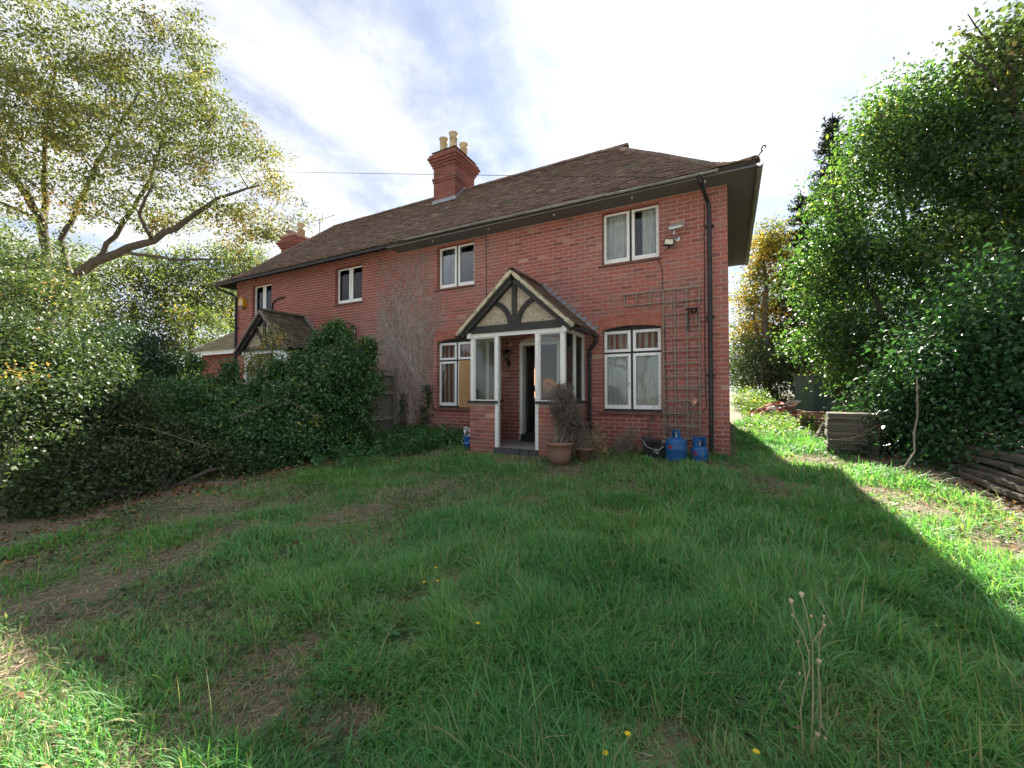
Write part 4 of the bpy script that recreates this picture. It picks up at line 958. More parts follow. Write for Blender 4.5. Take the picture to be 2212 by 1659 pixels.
# orange plaque standing on the porch sill behind the glass
T = thing('oval_plaque', 'tilted rusty orange oval plaque inside the right porch window', 'plaque', (-2.72,-.98,1.12))
ang = R(-38); Ms = Matrix.Rotation(R(2),3,'Z') @ Matrix.Rotation(-ang,3,'Y'); c0 = Vector((-2.73,-.975,1.135))
outl = [(.14+.105*math.cos(t), .105*math.sin(t)) for t in np.linspace(-math.pi/2, math.pi/2, 12)]+[(-.14+.105*math.cos(t), .105*math.sin(t)) for t in np.linspace(math.pi/2, 1.5*math.pi, 12)]
mb = MB(); mb.prism(outl, lambda u, v, d: c0+Ms@Vector((u,d,v)), -.006, .006); mb.build('plate', M_SIGN, T)
mb = MB()
for (u0, v0, n) in ((-.165,.012,5),(-.155,-.052,4)):
    for k in range(n):
        u = u0+k*.052; s_ = [((0,-.02),(0,.02)),((0,.02),(.022,.018)),((.022,.018),(.024,-.002)),((0,0),(.024,-.002)),((.010,-.002),(.026,-.021))]
        for q in random.sample(s_, 4):
            mb.bar(c0+Ms@Vector((u+q[0][0],-.0075,v0+q[0][1])), c0+Ms@Vector((u+q[1][0],-.0075,v0+q[1][1])), .010, .003, up=(0,1,0))
tag(mb.build('raised_lettering', M_INK, T), 'worn dark raised lettering')
MB().lathe([(.012,0),(.010,.006),(0,.009)], 10, c0+Ms@Vector((.015,-.006,.066)), M=Matrix.Rotation(R(90),3,'X')).build('rivet', M_SIGN, T)
# wall lanterns
def lantern(loc, label, lit=None):
    T = thing('wall_lantern', label, 'lantern', loc)
    mb = MB(); x, y, z = 0, -.11, 0
    mb.lathe([(.035,-.02),(.04,-.01),(.072,.14),(.085,.145),(.05,.175),(.02,.20),(.012,.215),(.016,.225),(0,.235)][5:] if False else [(.095,.14),(.085,.155),(.045,.19),(.018,.205),(.012,.22),(.015,.23),(0,.24)], 6, (x,y,z)); mb.lathe([(.0,-.035),(.02,-.03),(.048,-.012),(.045,0)], 6, (x,y,z))
    for k in range(6):
        a = 2*math.pi*k/6; mb.tube([(x+.045*math.cos(a),y+.045*math.sin(a),-.005),(x+.078*math.cos(a),y+.078*math.sin(a),.145)], .005, 4)
    mb.tube([(x,y,-.03),(x,y,-.08),(x,-.05,-.11),(x,-.005,-.09)], .009, 6); mb.box(-.035,.035,-.012,-.001,-.16,-.03); mb.build('frame', M_BLACK, T, world=False)
    mb = MB(); mb.lathe([(.043,0),(.075,.138)], 6, (x,y,z)); mb.build('glass', M_GLASS, T, world=False)
    mb = MB(); mb.lathe([(.0,0),(.013,.01),(.013,.07),(0,.085)], 8, (x,y,z)); mb.build('bulb', M_LENS, T, world=False)
lantern((-4.16,0,1.78), 'black wall lantern inside the front porch')
lantern((-8.83,0,2.66), 'black wall lantern above the hedge beside the creeper')
T = thing('doorbell', 'round cream doorbell high on the wall inside the front porch', 'doorbell', (-4.12,0,2.09)); mb = MB(); mb.lathe([(.045,0),(.045,.012),(.02,.02),(0,.022)], 18, (0,-.006,0), M=Matrix.Rotation(R(90),3,'X')); mb.build('body', M_BUFF, T, world=False)
# alarm box
T = thing('alarm_box', 'yellow eight-sided alarm box on the left end of the house', 'alarm box', (-14.02,0,3.98))
oc = [(.15*math.cos(t)*1.0, .20*math.sin(t)) for t in (R(28),R(62),R(118),R(152),R(208),R(242),R(298),R(332))]
mb = MB(); mb.prism([(u,v) for u, v in oc], lambda u, v, d: (u,d,v), -.14, -.005); mb.build('case', M_YELLOW, T, world=False)
mb = MB(); mb.prism([(-.085,-.16),(.085,-.16),(.12,-.075),(-.12,-.075)], lambda u, v, d: (u*1.02,d,v*1.03), -.142, -.004); mb.build('strobe_lens', material('dark_blue_lens', (.012,.012,.05), rough=.3), T, world=False)
mb = MB(); mb.box(-.062,.062,-.1425,-.1405,-.045,.075); mb.build('badge', M_INKW, T, world=False)
text('ADT', .052, material('blue_ink', (.02,.03,.14), rough=.6), T, Matrix.Translation((0,-.1445,.015)) @ Matrix.Rotation(R(90),4,'X'), 'badge_lettering')
# television aerial
T = thing('television_aerial', 'grey television aerial on a mast behind the left roof hip', 'aerial', (-14.3,2.95,5.8))
mb = MB(); mb.tube([(-14.3,2.95,5.8),(-14.3,2.95,8.0)], .016, 6); mb.build('mast', M_GUTTER, T)
bd = Vector((.86,.42,.26)).normalized(); sd_ = bd.cross(Vector((0,0,1))).normalized(); c0 = Vector((-14.3,2.95,7.95)); mb = MB(); mb.tube([c0-bd*.75, c0+bd*.65], .012, 5); mb.build('boom', M_GUTTER, T)
for k in range(12):
    mb = MB(); p = c0+bd*(-.72+k*.105); w = .16; up_ = Vector((0,0,1)); mb.tube([p-sd_*w+up_*.07-bd*.07, p, p+sd_*w-up_*.07+bd*.05], .007, 4); mb.build('element', M_GUTTER, T)
mb = MB(); p = c0+bd*.60; mb.tube([p-sd_*.1, p+Vector((-.08,0,.30))], .006, 4).tube([p+sd_*.1, p+Vector((-.02,0,-.25))], .006, 4); mb.build('reflector', M_GUTTER, T)
mb = MB(); mb.tube([c0+Vector((-.1,0,0)), c0+Vector((-.1,0,-.14)), c0+Vector((.15,0,-.16)), c0+Vector((.3,-.1,.1))], .008, 5); mb.build('cable', M_BLACK, T)
# overhead wires
def wire(a, b_, sag, r, label):
    a, b_ = Vector(a), Vector(b_); mb = MB(); mb.tube([a.lerp(b_,t)+Vector((0,0,-sag*4*t*(1-t))) for t in np.linspace(0,1,24)], r, 4, cap=False); return tag(mb.build('overhead_wire', M_BLACK), label, 'wire')
wire((-39.2,-.5,15.1),(-.65,-.48,4.62),.10,.006,'thin overhead wire crossing in front of the big chimney')
wire((-40,2.0,4.6),(-14.5,-.02,4.25),.35,.010,'upper black wire reaching the left end of the house')
wire((-40,1.5,4.0),(-14.5,-.02,3.95),.35,.010,'lower black wire reaching the left end of the house')
# fence beside the wall
T = thing('board_fence', 'grey weathered close-board fence with post at the house wall', 'fence', (-7.22,-.4,0))
mb = MB(); mb.box(-7.27,-7.15,-.30,-.19,-.3,1.66); mb.build('post', M_WOODGREY, T)
for z in (.46,1.06,1.50):
    mb = MB(); mb.add([(-7.24,-1.5,z-.05),(-7.24,-.30,z-.05),(-7.18,-.30,z-.03),(-7.18,-1.5,z-.03),(-7.24,-1.5,z+.05),(-7.24,-.30,z+.05)], [(0,1,2,3),(3,2,5,4),(1,5,2),(0,3,4)]); mb.build('rail', M_WOODGREY, T)
for k in range(9):
    y = -.36-k*.118; mb = MB(); mb.obox((-7.26+random.uniform(-.006,.006),y,.90+random.uniform(-.02,.02)), (.016,.112,1.42), jit=.004); mb.build('board', M_WOODGREY, T)
mb = MB(); mb.obox((-7.255,-.88,.12),(.03,1.15,.15)); mb.build('gravel_board', M_WOODGREY, T)
# ================================================================ RIGHT-HAND SIDE: cabinet, slabs, rubble, timber
zc = gzf(2.25,8.2)
T = thing('steel_cabinet', 'dark green steel cabinet standing among the bushes', 'cabinet', (2.35,8.4,zc-.05), R(43))
mb = MB(); mb.box(-.33,.33,-.33,.33,0,1.20); mb.build('body', M_GREENBOX, T, world=False)
mb = MB(); mb.add([(-.36,-.36,1.20),(.36,-.36,1.20),(.36,.36,1.20),(-.36,.36,1.20),(-.36,-.36,1.225),(.36,-.36,1.225),(.36,.36,1.25),(-.36,.36,1.25)], [(0,3,2,1),(4,5,6,7),(0,1,5,4),(1,2,6,5),(2,3,7,6),(3,0,4,7)]); mb.build('lid', M_GREENBOX, T, world=False)
T = thing('plank', 'pale board lying across the top of the green cabinet', 'plank', (2.2,8.1,zc+1.2)); mb = MB(); mb.bar((1.75,7.9,zc+1.195),(3.6,7.6,zc+1.38),.10,.02); mb.build('board', M_TWIG, T)
# slab stack: each slab a thing that could be lifted away
z = gzf(1.75,1.0)-.02; k = 0
names = ['bottom','second','third','fourth','fifth','sixth','seventh','eighth','ninth','tenth','eleventh','twelfth','thirteenth','top']
for k in range(14):
    t = .046+random.uniform(-.004,.005); mb = MB(); sx_ = .62+random.uniform(-.03,.02); off = random.uniform(-.025,.03)
    mb.obox((1.79+off,1.06+random.uniform(-.02,.03),z+t/2), (sx_,.60,t), Matrix.Rotation(R(-6)+random.uniform(-.03,.03),3,'Z'), random.random(), .005)
    pos = {0:'lowest', 13:'uppermost'}.get(k, names[k]+' from the ground')
    tag(mb.build('paving_slab', M_SLAB), 'grey stained slab in the stack under the right bushes, %s' % pos, 'slab', 'slabs stacked under the right bushes'); z += t+.003
T = thing('brick_pier', 'short broken brick pier behind the slab stack', 'pier', (1.55,3.4,gzf(1.55,3.4)))
k = 0
for zz_ in range(6):
    for xx in range(2):
        mb = MB(); mb.obox((-.1+xx*.225+(.05 if zz_ % 2 else 0),0,.035+zz_*.075),(.21,.10,.065),jit=.005, tint=max(.001,tint_b())); mb.build('brick', M_BRICK, T, world=False)
# rubble heap: broken bricks and tiles
zr = gzf(1.15,6.6)
T = thing('rubble_heap', 'sunlit heap of broken bricks, tiles and plaster beside the green cabinet', 'rubble', (1.25,6.8,zr))
base = MB(); base.lathe([(.85,-.05),(.6,.14),(.3,.30),(0,.36)], 14); base.v = [(x*(1+.15*math.sin(5*x+3*y)), y*.7, zq) for x, y, zq in base.v]; base.build('spoil', M_CONC, T, world=False)
for k in range(90):
    a, rr = random.uniform(0,6.28), .8*math.sqrt(random.random()); zt = .40*(1-rr/.85)
    mb = MB(); kind_ = random.random(); sz = (.21,.10,.065) if kind_ < .3 else ((.16,.24,.014) if kind_ < .75 else (random.uniform(.06,.16),random.uniform(.06,.12),random.uniform(.03,.08)))
    mb.obox((0,0,0), sz, Matrix.Rotation(random.uniform(0,6),3,'Z')@Matrix.Rotation(random.uniform(-.6,.6),3,'X')@Matrix.Rotation(random.uniform(-.4,.4),3,'Y'), max(.001,random.random()), .008)
    mt = M_ARCH if kind_ < .7 else (M_PLASTER if kind_ > .86 else M_CONC); o = mb.build('fragment', mt, T, world=False); o.location = (rr*math.cos(a), rr*math.sin(a)*.7, zt+.02)
T = thing('plastic_panel', 'pale blue flat panel lying on top of the rubble heap', 'panel', (1.62,6.75,zr+.40)); mb = MB(); mb.obox((0,0,0),(.36,.30,.03),Matrix.Rotation(.5,3,'Z')@Matrix.Rotation(-.5,3,'X')); mb.build('sheet', material('pale_blue_plastic',(.50,.58,.62),rough=.4), T, world=False)
# sawn timber pile at the far right
zt0 = gzf(2.9,-1.0)-.03
lay = [(2.74,zt0+.02,.20,.05),(2.72,zt0+.09,.22,.045),(2.78,zt0+.15,.20,.05),(2.84,zt0+.21,.20,.045),(2.90,zt0+.27,.22,.05),(2.98,zt0+.36,.18,.08)]
for i, (x, zc_, w, t) in enumerate(lay):
    mb = MB(); y0, y1 = -2.1+random.uniform(-.2,.1), .55+random.uniform(-.4,.25)
    n = 9; P = []
    for q in range(n):
        f = q/(n-1); yy = y0+(y1-y0)*f; wob = .02*math.sin(f*7+i); zz_ = zc_+.04*f*(1 if i > 3 else .4)+.012*math.sin(f*9+i*2)
        P += [(x-w/2+wob,yy,zz_-t/2),(x+w/2+wob,yy,zz_-t/2),(x+w/2+wob,yy,zz_+t/2),(x-w/2+wob,yy,zz_+t/2)]
    mb.add(P, [(4*q+j,4*q+(j+1)%4,4*q+4+(j+1)%4,4*q+4+j) for q in range(n-1) for j in range(4)]+[(3,2,1,0),(4*n-4,4*n-3,4*n-2,4*n-1)])
    tag(mb.build('timber_baulk', M_TIMBER), 'weathered timber in the pile at the right edge, %s' % ('lowest of six','second from the ground','third from the ground','fourth from the ground','fifth from the ground','thick uppermost one')[i], 'timber', 'timbers piled at the right edge')
mb = MB(); mb.tube([(1.95,-.6,.0),(2.18,-.35,.28),(2.22,-.2,.50),(2.32,0,.75),(2.34,.05,1.3)], [.011,.012,.013,.011,.008], 7); tag(mb.build('bare_branch', M_TWIG), 'bare crooked pole leaning up through the right bush', 'branch')
mb = MB(); mb.tube([(1.45,.62,.30),(1.7,.58,.34),(1.95,.60,.42),(2.15,.62,.50)], [.008,.007,.006,.004], 5); mb.tube([(1.7,.58,.34),(1.85,.55,.44),(2.05,.55,.58)], [.006,.005,.003], 5); mb.tube([(1.6,.6,.32),(1.75,.54,.28),(1.9,.52,.27)], [.005,.004,.003], 5)
for k in range(12): a = random.random(); p = Vector((1.5+.6*a,.57,.32+.15*a)); mb.tube([p, p+Vector((random.uniform(-.05,.08),-.02,random.uniform(-.10,.10)))], .003, 4)
tag(mb.build('dead_branch', M_TWIG), 'dry forked dead branch caught against the slab stack', 'branch')

# ================================================================ VEGETATION
def unit(a): return a/np.maximum(np.linalg.norm(a, axis=-1, keepdims=True), 1e-9)
def leaves(pos, size, rs, aspect=.5, up=.6, droop=.3, fold=.25, out=None, outw=.5):
    """one folded quad per leaf: base, side, tip, side"""
    n = len(pos); nn = unit(rs.normal(size=(n,3))+np.array([0,0,up]))
    ax = rs.normal(size=(n,3))+np.array([0,0,-droop])
    if out is not None: ax += out*outw
    ax = unit(ax-nn*np.sum(ax*nn,-1,keepdims=True)); sd = np.cross(nn, ax)
    s = (size*rs.uniform(.6,1.25,n))[:,None]
    base = pos-ax*s*.5; tip = pos+ax*s*.5-np.array([0,0,1])*s*.12; m = pos-ax*s*.05
    l = m+sd*s*aspect*.5+nn*s*fold*aspect; r = m-sd*s*aspect*.5+nn*s*fold*aspect
    V = np.stack([base,l,tip,r],1).reshape(-1,3); F = np.arange(4*n).reshape(n,4); return V, F
def blob_points(blobs, n, rs, shell=2.4):
    w = np.array([b[2] if len(b) > 2 else b[1][0]*b[1][1]*b[1][2] for b in blobs], float)**.8; w /= w.sum()
    k = rs.choice(len(blobs), n, p=w); d = unit(rs.normal(size=(n,3))); rad = rs.uniform(0,1,n)**(1/shell)
    C_ = np.array([b[0] for b in blobs], float); Rr = np.array([b[1] for b in blobs], float)
    return C_[k]+d*Rr[k]*rad[:,None], d
def resample(poly, step=.5):
    out = []
    for (p, r0), (q, r1) in zip(poly, poly[1:]):
        p, q = np.array(p, float), np.array(q, float); m = max(1, int(np.linalg.norm(q-p)/step))
        for i in range(m): out.append((p+(q-p)*i/m, r0+(r1-r0)*i/m))
    out.append((np.array(poly[-1][0], float), poly[-1][1])); return out
def tree(name, label, cat, base, limbs, blobs, nclump, per, clump_r, leaf, mat, seed, aspect=.5, up=.6, droop=.3, tint=(.5,.2), patch=None, group=None,
         bark=None, twig_r=.02, shell=2.4, stem='trunk', crown='crown', flat=.75, singles=0, zmin=None, fold=.25, tfun=None):
    rs = np.random.RandomState(seed); random.seed(seed)
    T = thing(name, label, cat, base, 0, group); tb = MB(); nodes = []
    for poly in limbs:
        rp = resample(poly, .45)
        wob = [(p+rs.normal(size=3)*r*.35 if 0 < i < len(rp)-1 else p, r) for i, (p, r) in enumerate(rp)]
        tb.tube([p for p, _ in wob], [r for _, r in wob], 8); nodes += [(p, r) for p, r in wob]
    cl, dr = blob_points(blobs, nclump, rs, shell)
    if zmin is not None: cl[:,2] = np.maximum(cl[:,2], gz(cl[:,0],cl[:,1])+zmin)
    NP = np.array([p for p, _ in nodes]); d0 = np.min(np.linalg.norm(cl[:,None]-NP[None], axis=2), axis=1) if len(NP) else np.zeros(nclump)
    order = np.argsort(d0); pts = np.zeros((len(NP)+nclump*2, 3)); pts[:len(NP)] = NP; rr = np.zeros(len(pts)); rr[:len(NP)] = [r for _, r in nodes]; m = len(NP)
    for i in order:
        c = cl[i]; dd_ = np.linalg.norm(pts[:m]-c, axis=1) + .25*np.maximum(0, pts[:m,2]-c[2]); j = int(np.argmin(dd_)); p = pts[j]; ln = np.linalg.norm(c-p)
        if ln < .02: continue
        mid = (p+c)/2+rs.normal(size=3)*ln*.10+np.array([0,0,ln*.06]); r0 = min(max(twig_r*.4, rr[j]*.6), twig_r*(1+ln*.5)); r1 = max(twig_r*.22, r0*.45)
        tb.tube([p, mid, c], [r0, (r0+r1)/2, r1], 4, cap=False); pts[m] = mid; rr[m] = (r0+r1)/2; pts[m+1] = c; rr[m+1] = r1; m += 2
    tb.build(stem, bark or M_BARK, T, True)
    nl = nclump*per; ci = np.repeat(np.arange(nclump), per)
    off = rs.normal(size=(nl,3))*np.array([1,1,flat])*clump_r
    pos = cl[ci]+off
    if zmin is not None: pos[:,2] = np.maximum(pos[:,2], gz(pos[:,0],pos[:,1])+.02)
    ct = rs.normal(tint[0], tint[1], nclump)
    if patch: # (centre, radius, tint)
        for c_, r_, t_ in patch: k = np.linalg.norm(cl-np.array(c_), axis=1) < r_; ct[k] = rs.normal(t_, .08, k.sum())
    tl_ = np.clip(ct[ci]+rs.normal(0,.10,nl), 0, 1)
    if tfun is not None: tl_ = tfun(pos, tl_, rs)
    if singles:
        cd_ = np.linalg.norm(pos-np.array(cam.location), axis=1); near = np.argsort(cd_)[:singles]; keep = np.ones(nl, bool); keep[near] = False
        lm = []
        for v in range(14):
            Vv, Ff = leaves(np.zeros((1,3)), np.array([leaf]), rs, aspect, up, droop, fold); lm.append(np_mesh('leaf', Vv, Ff, mat, np.full(4, np.clip(tl_[near][v*max(1,singles//14)], 0, 1))))
        for i_ in near: o = link('leaf', lm[rs.randint(14)], T); o.location = pos[i_]
        pos, tl_, off = pos[keep], tl_[keep], off[keep]
    V, F = leaves(pos, leaf*np.ones(len(pos)), rs, aspect, up, droop, fold, unit(off+1e-6), .8)
    tag(link(crown, np_mesh(crown, V, F, mat, np.repeat(tl_, 4)), T), kind='stuff')
    return T
GRN = lambda a: a
LM_ASH = leafmat('ash_leaf', [(0,(0.048,0.067,0.027)),(.45,(0.114,0.141,0.051)),(.72,(0.198,0.194,0.071)),(.88,(0.261,0.171,0.068)),(1,(0.186,0.086,0.047))], .42)
LM_WOOD = leafmat('wood_leaf', [(0,(0.050,0.081,0.032)),(.5,(0.135,0.177,0.063)),(.8,(0.254,0.242,0.086)),(1,(0.368,0.236,0.081))], .5)
LM_LAUREL = leafmat('laurel_leaf', [(0,(0.029,0.081,0.030)),(.5,(0.056,0.145,0.047)),(.9,(0.110,0.231,0.054)),(1,(0.443,0.402,0.064))], .25, .32, .5)
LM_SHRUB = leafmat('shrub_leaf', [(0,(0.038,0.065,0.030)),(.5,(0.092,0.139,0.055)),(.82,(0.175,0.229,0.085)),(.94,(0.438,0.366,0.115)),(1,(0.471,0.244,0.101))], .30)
LM_HAZEL = leafmat('hazel_leaf', [(0,(0.028,0.065,0.040)),(.5,(0.065,0.132,0.059)),(.85,(0.136,0.231,0.078)),(1,(0.339,0.345,0.119))], .48, .45, .4, (1.35,1.5,.45))
LM_DARK = leafmat('dark_broad_leaf', [(0,(0.022,0.064,0.032)),(.6,(0.048,0.131,0.054)),(1,(0.109,0.233,0.063))], .35, .42, .45)
LM_GOLD = leafmat('golden_leaf', [(0,(0.068,0.096,0.033)),(.4,(0.151,0.155,0.041)),(.75,(0.409,0.278,0.055)),(1,(0.544,0.263,0.055))], .5)
LM_FIR = leafmat('fir_needle', [(0,(0.014,0.031,0.020)),(1,(0.039,0.067,0.034))], .12, .6)
LM_NETTLE = leafmat('nettle_leaf', [(0,(0.036,0.113,0.048)),(.6,(0.082,0.209,0.078)),(1,(0.164,0.291,0.098))], .4)
LM_DEAD = leafmat('dead_leaf', [(0,(0.092,0.077,0.076)),(.6,(0.168,0.134,0.118)),(.85,(0.269,0.202,0.151)),(1,(0.504,0.319,0.101))], .2, .9)
LM_IVY = leafmat('ivy_leaf', [(0,(0.020,0.050,0.030)),(.7,(0.050,0.101,0.047)),(1,(0.134,0.168,0.084))], .2, .4, .5)
ASHLEAF = dict(mat=LM_ASH, aspect=.34, up=.15, droop=.8)
# ---- ash
ash = tree('ash_tree', 'tall spreading ash tree left of the house with arching limbs', 'tree', (-25.3,-1.9,-.1),
  [[((-25.5,-1.95,-.5),0.360),((-25.1,-1.85,2.5),0.288),((-24.94,-1.78,4.88),0.259)],
   [((-24.94,-1.78,4.88),0.216),((-24.16,-1.39,5.84),0.194),((-23.22,-0.91,6.51),0.180),((-22.02,-0.51,6.87),0.158),((-20.59,0.01,7.23),0.130),((-19.31,0.57,7.94),0.101),((-18.69,1.43,9.11),0.065),((-18.17,2.82,10.19),0.036)],
   [((-24.94,-1.78,4.88),0.216),((-25.38,-1.84,6.67),0.194),((-25.75,-1.85,8.51),0.158),((-26.26,-2.14,9.49),0.144),((-26.95,-2.53,10.67),0.108),((-27.33,-3.23,12.38),0.072)],
   [((-25.72,-1.82,8.31),0.130),((-26.19,-1.66,10.09),0.108),((-26.51,-1.66,12.23),0.079),((-26.03,-1.48,15.28),0.043)],
   [((-24.16,-1.39,5.84),0.130),((-25.12,-1.38,7.56),0.108),((-25.01,-0.80,9.78),0.086),((-24.36,-0.50,11.41),0.072),((-22.81,0.26,14.26),0.036)],
   [((-23.22,-0.91,6.51),0.101),((-22.97,-0.14,8.20),0.094),((-22.48,0.52,10.39),0.072),((-22.35,1.10,12.95),0.043)],
   [((-20.59,0.01,7.23),0.072),((-20.32,-0.54,8.09),0.058),((-19.33,-0.49,8.97),0.036)],
   [((-22.02,-0.51,6.87),0.072),((-19.22,0.09,6.28),0.050),((-18.17,1.21,6.44),0.029)],
   [((-25.72,-1.82,8.31),0.072),((-25.73,-2.86,8.68),0.058),((-26.07,-3.61,8.81),0.036)]],
  [((-25.82,-1.95,16.07),(3.6,3.4,2.6)),((-26.84,-3.55,13.16),(3.2,3.2,3.2)),((-22.25,0.52,15.48),(1.9,2.4,2.3)),((-21.57,1.42,16.93),(1.0,1.6,1.5)),((-23.05,-0.41,13.10),(2.8,3,2.4)),((-20.49,1.54,12.23),(2.2,2.6,1.9)),((-19.22,2.79,11.49),(1.6,2.2,1.6)),((-18.43,3.81,10.05),(1.0,1.6,1.4)),
   ((-19.26,2.27,8.77),(2.0,2.2,.9)),((-21.07,0.16,9.49),(2.8,2.6,1.6)),((-24.22,-2.12,11.30),(2.8,3,1.8)),((-25.40,-2.69,9.06),(2.0,2.4,1.2)),((-22.27,-1.02,8.68),(1.8,2.2,.9)),((-18.51,3.24,8.35),(1.0,1.3,.6)),((-19.76,1.90,13.45),(1.0,1.6,1.2))],
  1000, 58, .29, .15, LM_ASH, 21, .46, .3, .5, (.50,.16), [((-18.68,3.12,9.82),1.6,.74),((-19.81,1.99,8.15),1.1,.82),((-19.70,0.87,10.26),.7,.80),((-23.75,-1.81,8.68),.9,.80),((-18.60,3.68,11.99),.8,.70),((-20.24,0.64,7.76),.8,.78)], None, M_BARK, .026, 2.6, flat=.6)
# ---- wood behind the left garden

WOOD = [((-45.87,0.63,7.89),(-44.32,0.41,3.86),(-46.52,1.34,10.84),31,'yellow-green tree at the far left behind the ash trunk'),((-46.92,4.58,8.83),(-45.86,4.11,4.62),(-47.97,5.08,11.76),32,'sunlit woodland tree just right of the ash trunk'),
 ((-38.46,5.69,7.79),(-37.50,5.15,4.61),(-39.41,6.27,10.12),33,'sunlit woodland tree in the middle of the left background'),((-38.35,9.13,8.83),(-35.74,8.32,5.56),(-39.82,9.41,11.38),34,'sunlit woodland tree left of the low tiled wing'),((-39.64,12.90,11.87),(-39.32,12.01,8.72),(-39.94,13.83,13.45),35,'distant tree showing above the left corner of the eaves')]
for c_, lo_, hi_, sd_, lab in WOOD:
    b0 = (c_[0], c_[1], gzf(c_[0],c_[1])-.2)
    tree('woodland_tree', lab, 'tree', b0, [[(b0,.28),((c_[0]+.3,c_[1],c_[2]*.6),.2),(c_,.13)],[((c_[0]+.3,c_[1],c_[2]*.55),.14),(lo_,.06)]],
         [(c_,(3.0,3.0,2.6)),(lo_,(2.9,2.9,2.2)),(hi_,(2.2,2.2,2.0)),((lo_[0],lo_[1],1.6),(3.2,2.6,1.6))], 360, 36, .46, .24, LM_WOOD, sd_, .5, .4, .4, (.36,.22), None, 'trees behind the left garden', M_BARK, .03)
wt = [o for o in COL.objects if o.parent is None and o.name.startswith('woodland_tree')][2]
for x, y, rz, lab in ((9.5,3.0,.6,'woodland tree in the shade behind the tall hazel'),(8.5,9.5,2.2,'woodland tree beyond the hazel, right of the spruces'),(10.5,-4.0,4.1,'woodland tree outside the right edge beyond the timber pile')):
    c = copy_tree(wt); c.location = (x,y,gzf(x,y)-.2); c.rotation_euler = (0,0,rz); c.scale = (.8,.8,.8); tag(c, lab, 'tree', 'trees beyond the right hedge')
# ---- left hedge line
LAU = dict(bark=M_BARK)
def shrub(label, base, blobs, ncl, per, leaf, mat, seed, name='shrub', cr=.13, cat='shrub', **k):
    b0 = (base[0], base[1], gzf(*base[:2])-.05); c0 = np.array(blobs[0][0])
    limbs = [[(b0,.04),(tuple((np.array(b0)+np.array(b[0]))/2+np.array([0,0,.1])),.03),(b[0],.015)] for b in blobs]
    return tree(name, label, cat, b0, limbs, blobs, ncl, per, cr, leaf, mat, seed, stem='stems', crown='foliage', twig_r=.008, zmin=.03, **k)
shrub('dark glossy laurel bush against the fence post', (-7.5,-1.3), [((-6.56,-1.91,1.19),(.42,.5,.6)),((-6.96,-1.91,1.67),(.42,.5,.5)),((-6.96,-2.34,0.96),(.62,.65,.75)),((-6.44,-2.17,0.43),(.42,.45,.45)),((-6.70,-2.53,0.23),(.6,.6,.45)),((-7.28,-1.86,2.33),(.13,.13,.30),.06),((-6.62,-1.62,1.92),(.10,.1,.30),.05),((-7.42,-2.16,2.05),(.10,.1,.28),.03),((-7.04,-1.85,2.16),(.08,.08,.2),.02)], 820, 32, .072, LM_LAUREL, 41, 'laurel_bush', .085, up=.5, droop=.1, tint=(.45,.18))
shrub('broad dark laurel bush in front of the neighbouring porch', (-7.6,-3.0), [((-7.26,-2.95,0.71),(.75,.7,.6)),((-8.13,-3.07,0.78),(.8,.7,.45)),((-9.39,-3.07,1.05),(.6,.6,.40)),((-6.78,-3.25,0.21),(.65,.6,.45)),((-7.74,-3.65,0.32),(.8,.7,.6)),((-6.81,-3.71,-0.08),(.5,.4,.25)),((-7.53,-2.44,1.61),(.25,.3,.35)),((-7.79,-2.80,1.50),(.09,.09,.28),.03),((-8.01,-3.02,1.23),(.08,.08,.25),.02),((-9.02,-3.00,1.53),(.09,.09,.25),.02)], 950, 32, .072, LM_LAUREL, 42, 'laurel_bush', .09, up=.5, droop=.1, tint=(.42,.2))
shrub('bushy laurel below the low tiled wing', (-10.2,-3.6), [((-10.90,-3.07,1.05),(.9,.9,.42)),((-10.96,-3.79,1.05),(.9,1,.5)),((-9.24,-3.77,0.61),(.9,.8,.7)),((-8.73,-3.38,0.61),(.8,.8,.7)),((-8.96,-4.30,0.40),(.8,.7,.6)),((-10.38,-3.04,1.66),(.1,.1,.3),.03),((-10.83,-3.28,1.66),(.1,.1,.35),.03),((-11.12,-3.66,1.75),(.12,.1,.35),.03)], 800, 32, .075, LM_LAUREL, 43, 'laurel_bush', .10, up=.5, droop=.1, tint=(.5,.2))
shrub('tangled dark ivy mound above the left hedge', (-10.8,-4.6), [((-11.73,-3.77,2.17),(.8,.8,.4)),((-11.28,-4.20,1.72),(.8,.8,.5)),((-11.19,-3.47,1.56),(.5,.5,.3))], 260, 40, .075, LM_IVY, 44, 'ivy_mound', .16, up=.6, tint=(.4,.2))
shrub('tall mixed shrub with yellowing leaves at the left edge', (-8.2,-5.9), [((-9.03,-5.37,1.27),(.8,.8,.65)),((-9.20,-5.81,1.67),(.7,.7,.6)),((-8.20,-5.15,0.85),(.7,.7,.6)),((-8.03,-5.96,0.76),(.7,.7,.65)),((-7.31,-5.68,0.23),(.55,.5,.45)),((-7.07,-6.23,0.02),(.45,.4,.4)),((-9.32,-6.31,1.06),(.8,.7,.8))], 900, 40, .062, LM_SHRUB, 45, 'mixed_shrub', .13, aspect=.55, up=.7, droop=.2, tint=(.16,.15), patch=[((-8.13,-6.03,1.42),.24,.93),((-9.72,-5.75,1.84),.3,.9),((-6.97,-6.19,0.90),.16,.95)], singles=300)
shrub('low dark bramble thicket along the foot of the left hedge', (-6.9,-5.0), [((-7.54,-4.89,0.00),(.7,.6,.35)),((-7.56,-4.22,0.05),(.7,.6,.35)),((-7.03,-5.41,-0.20),(.45,.4,.22)),((-6.84,-3.84,-0.06),(.45,.4,.3)),((-6.80,-5.97,-0.22),(.35,.3,.2)),((-7.82,-4.37,0.31),(.7,.6,.4))], 380, 34, .06, LM_SHRUB, 46, 'bramble_thicket', .12, up=.8, tint=(.25,.18))
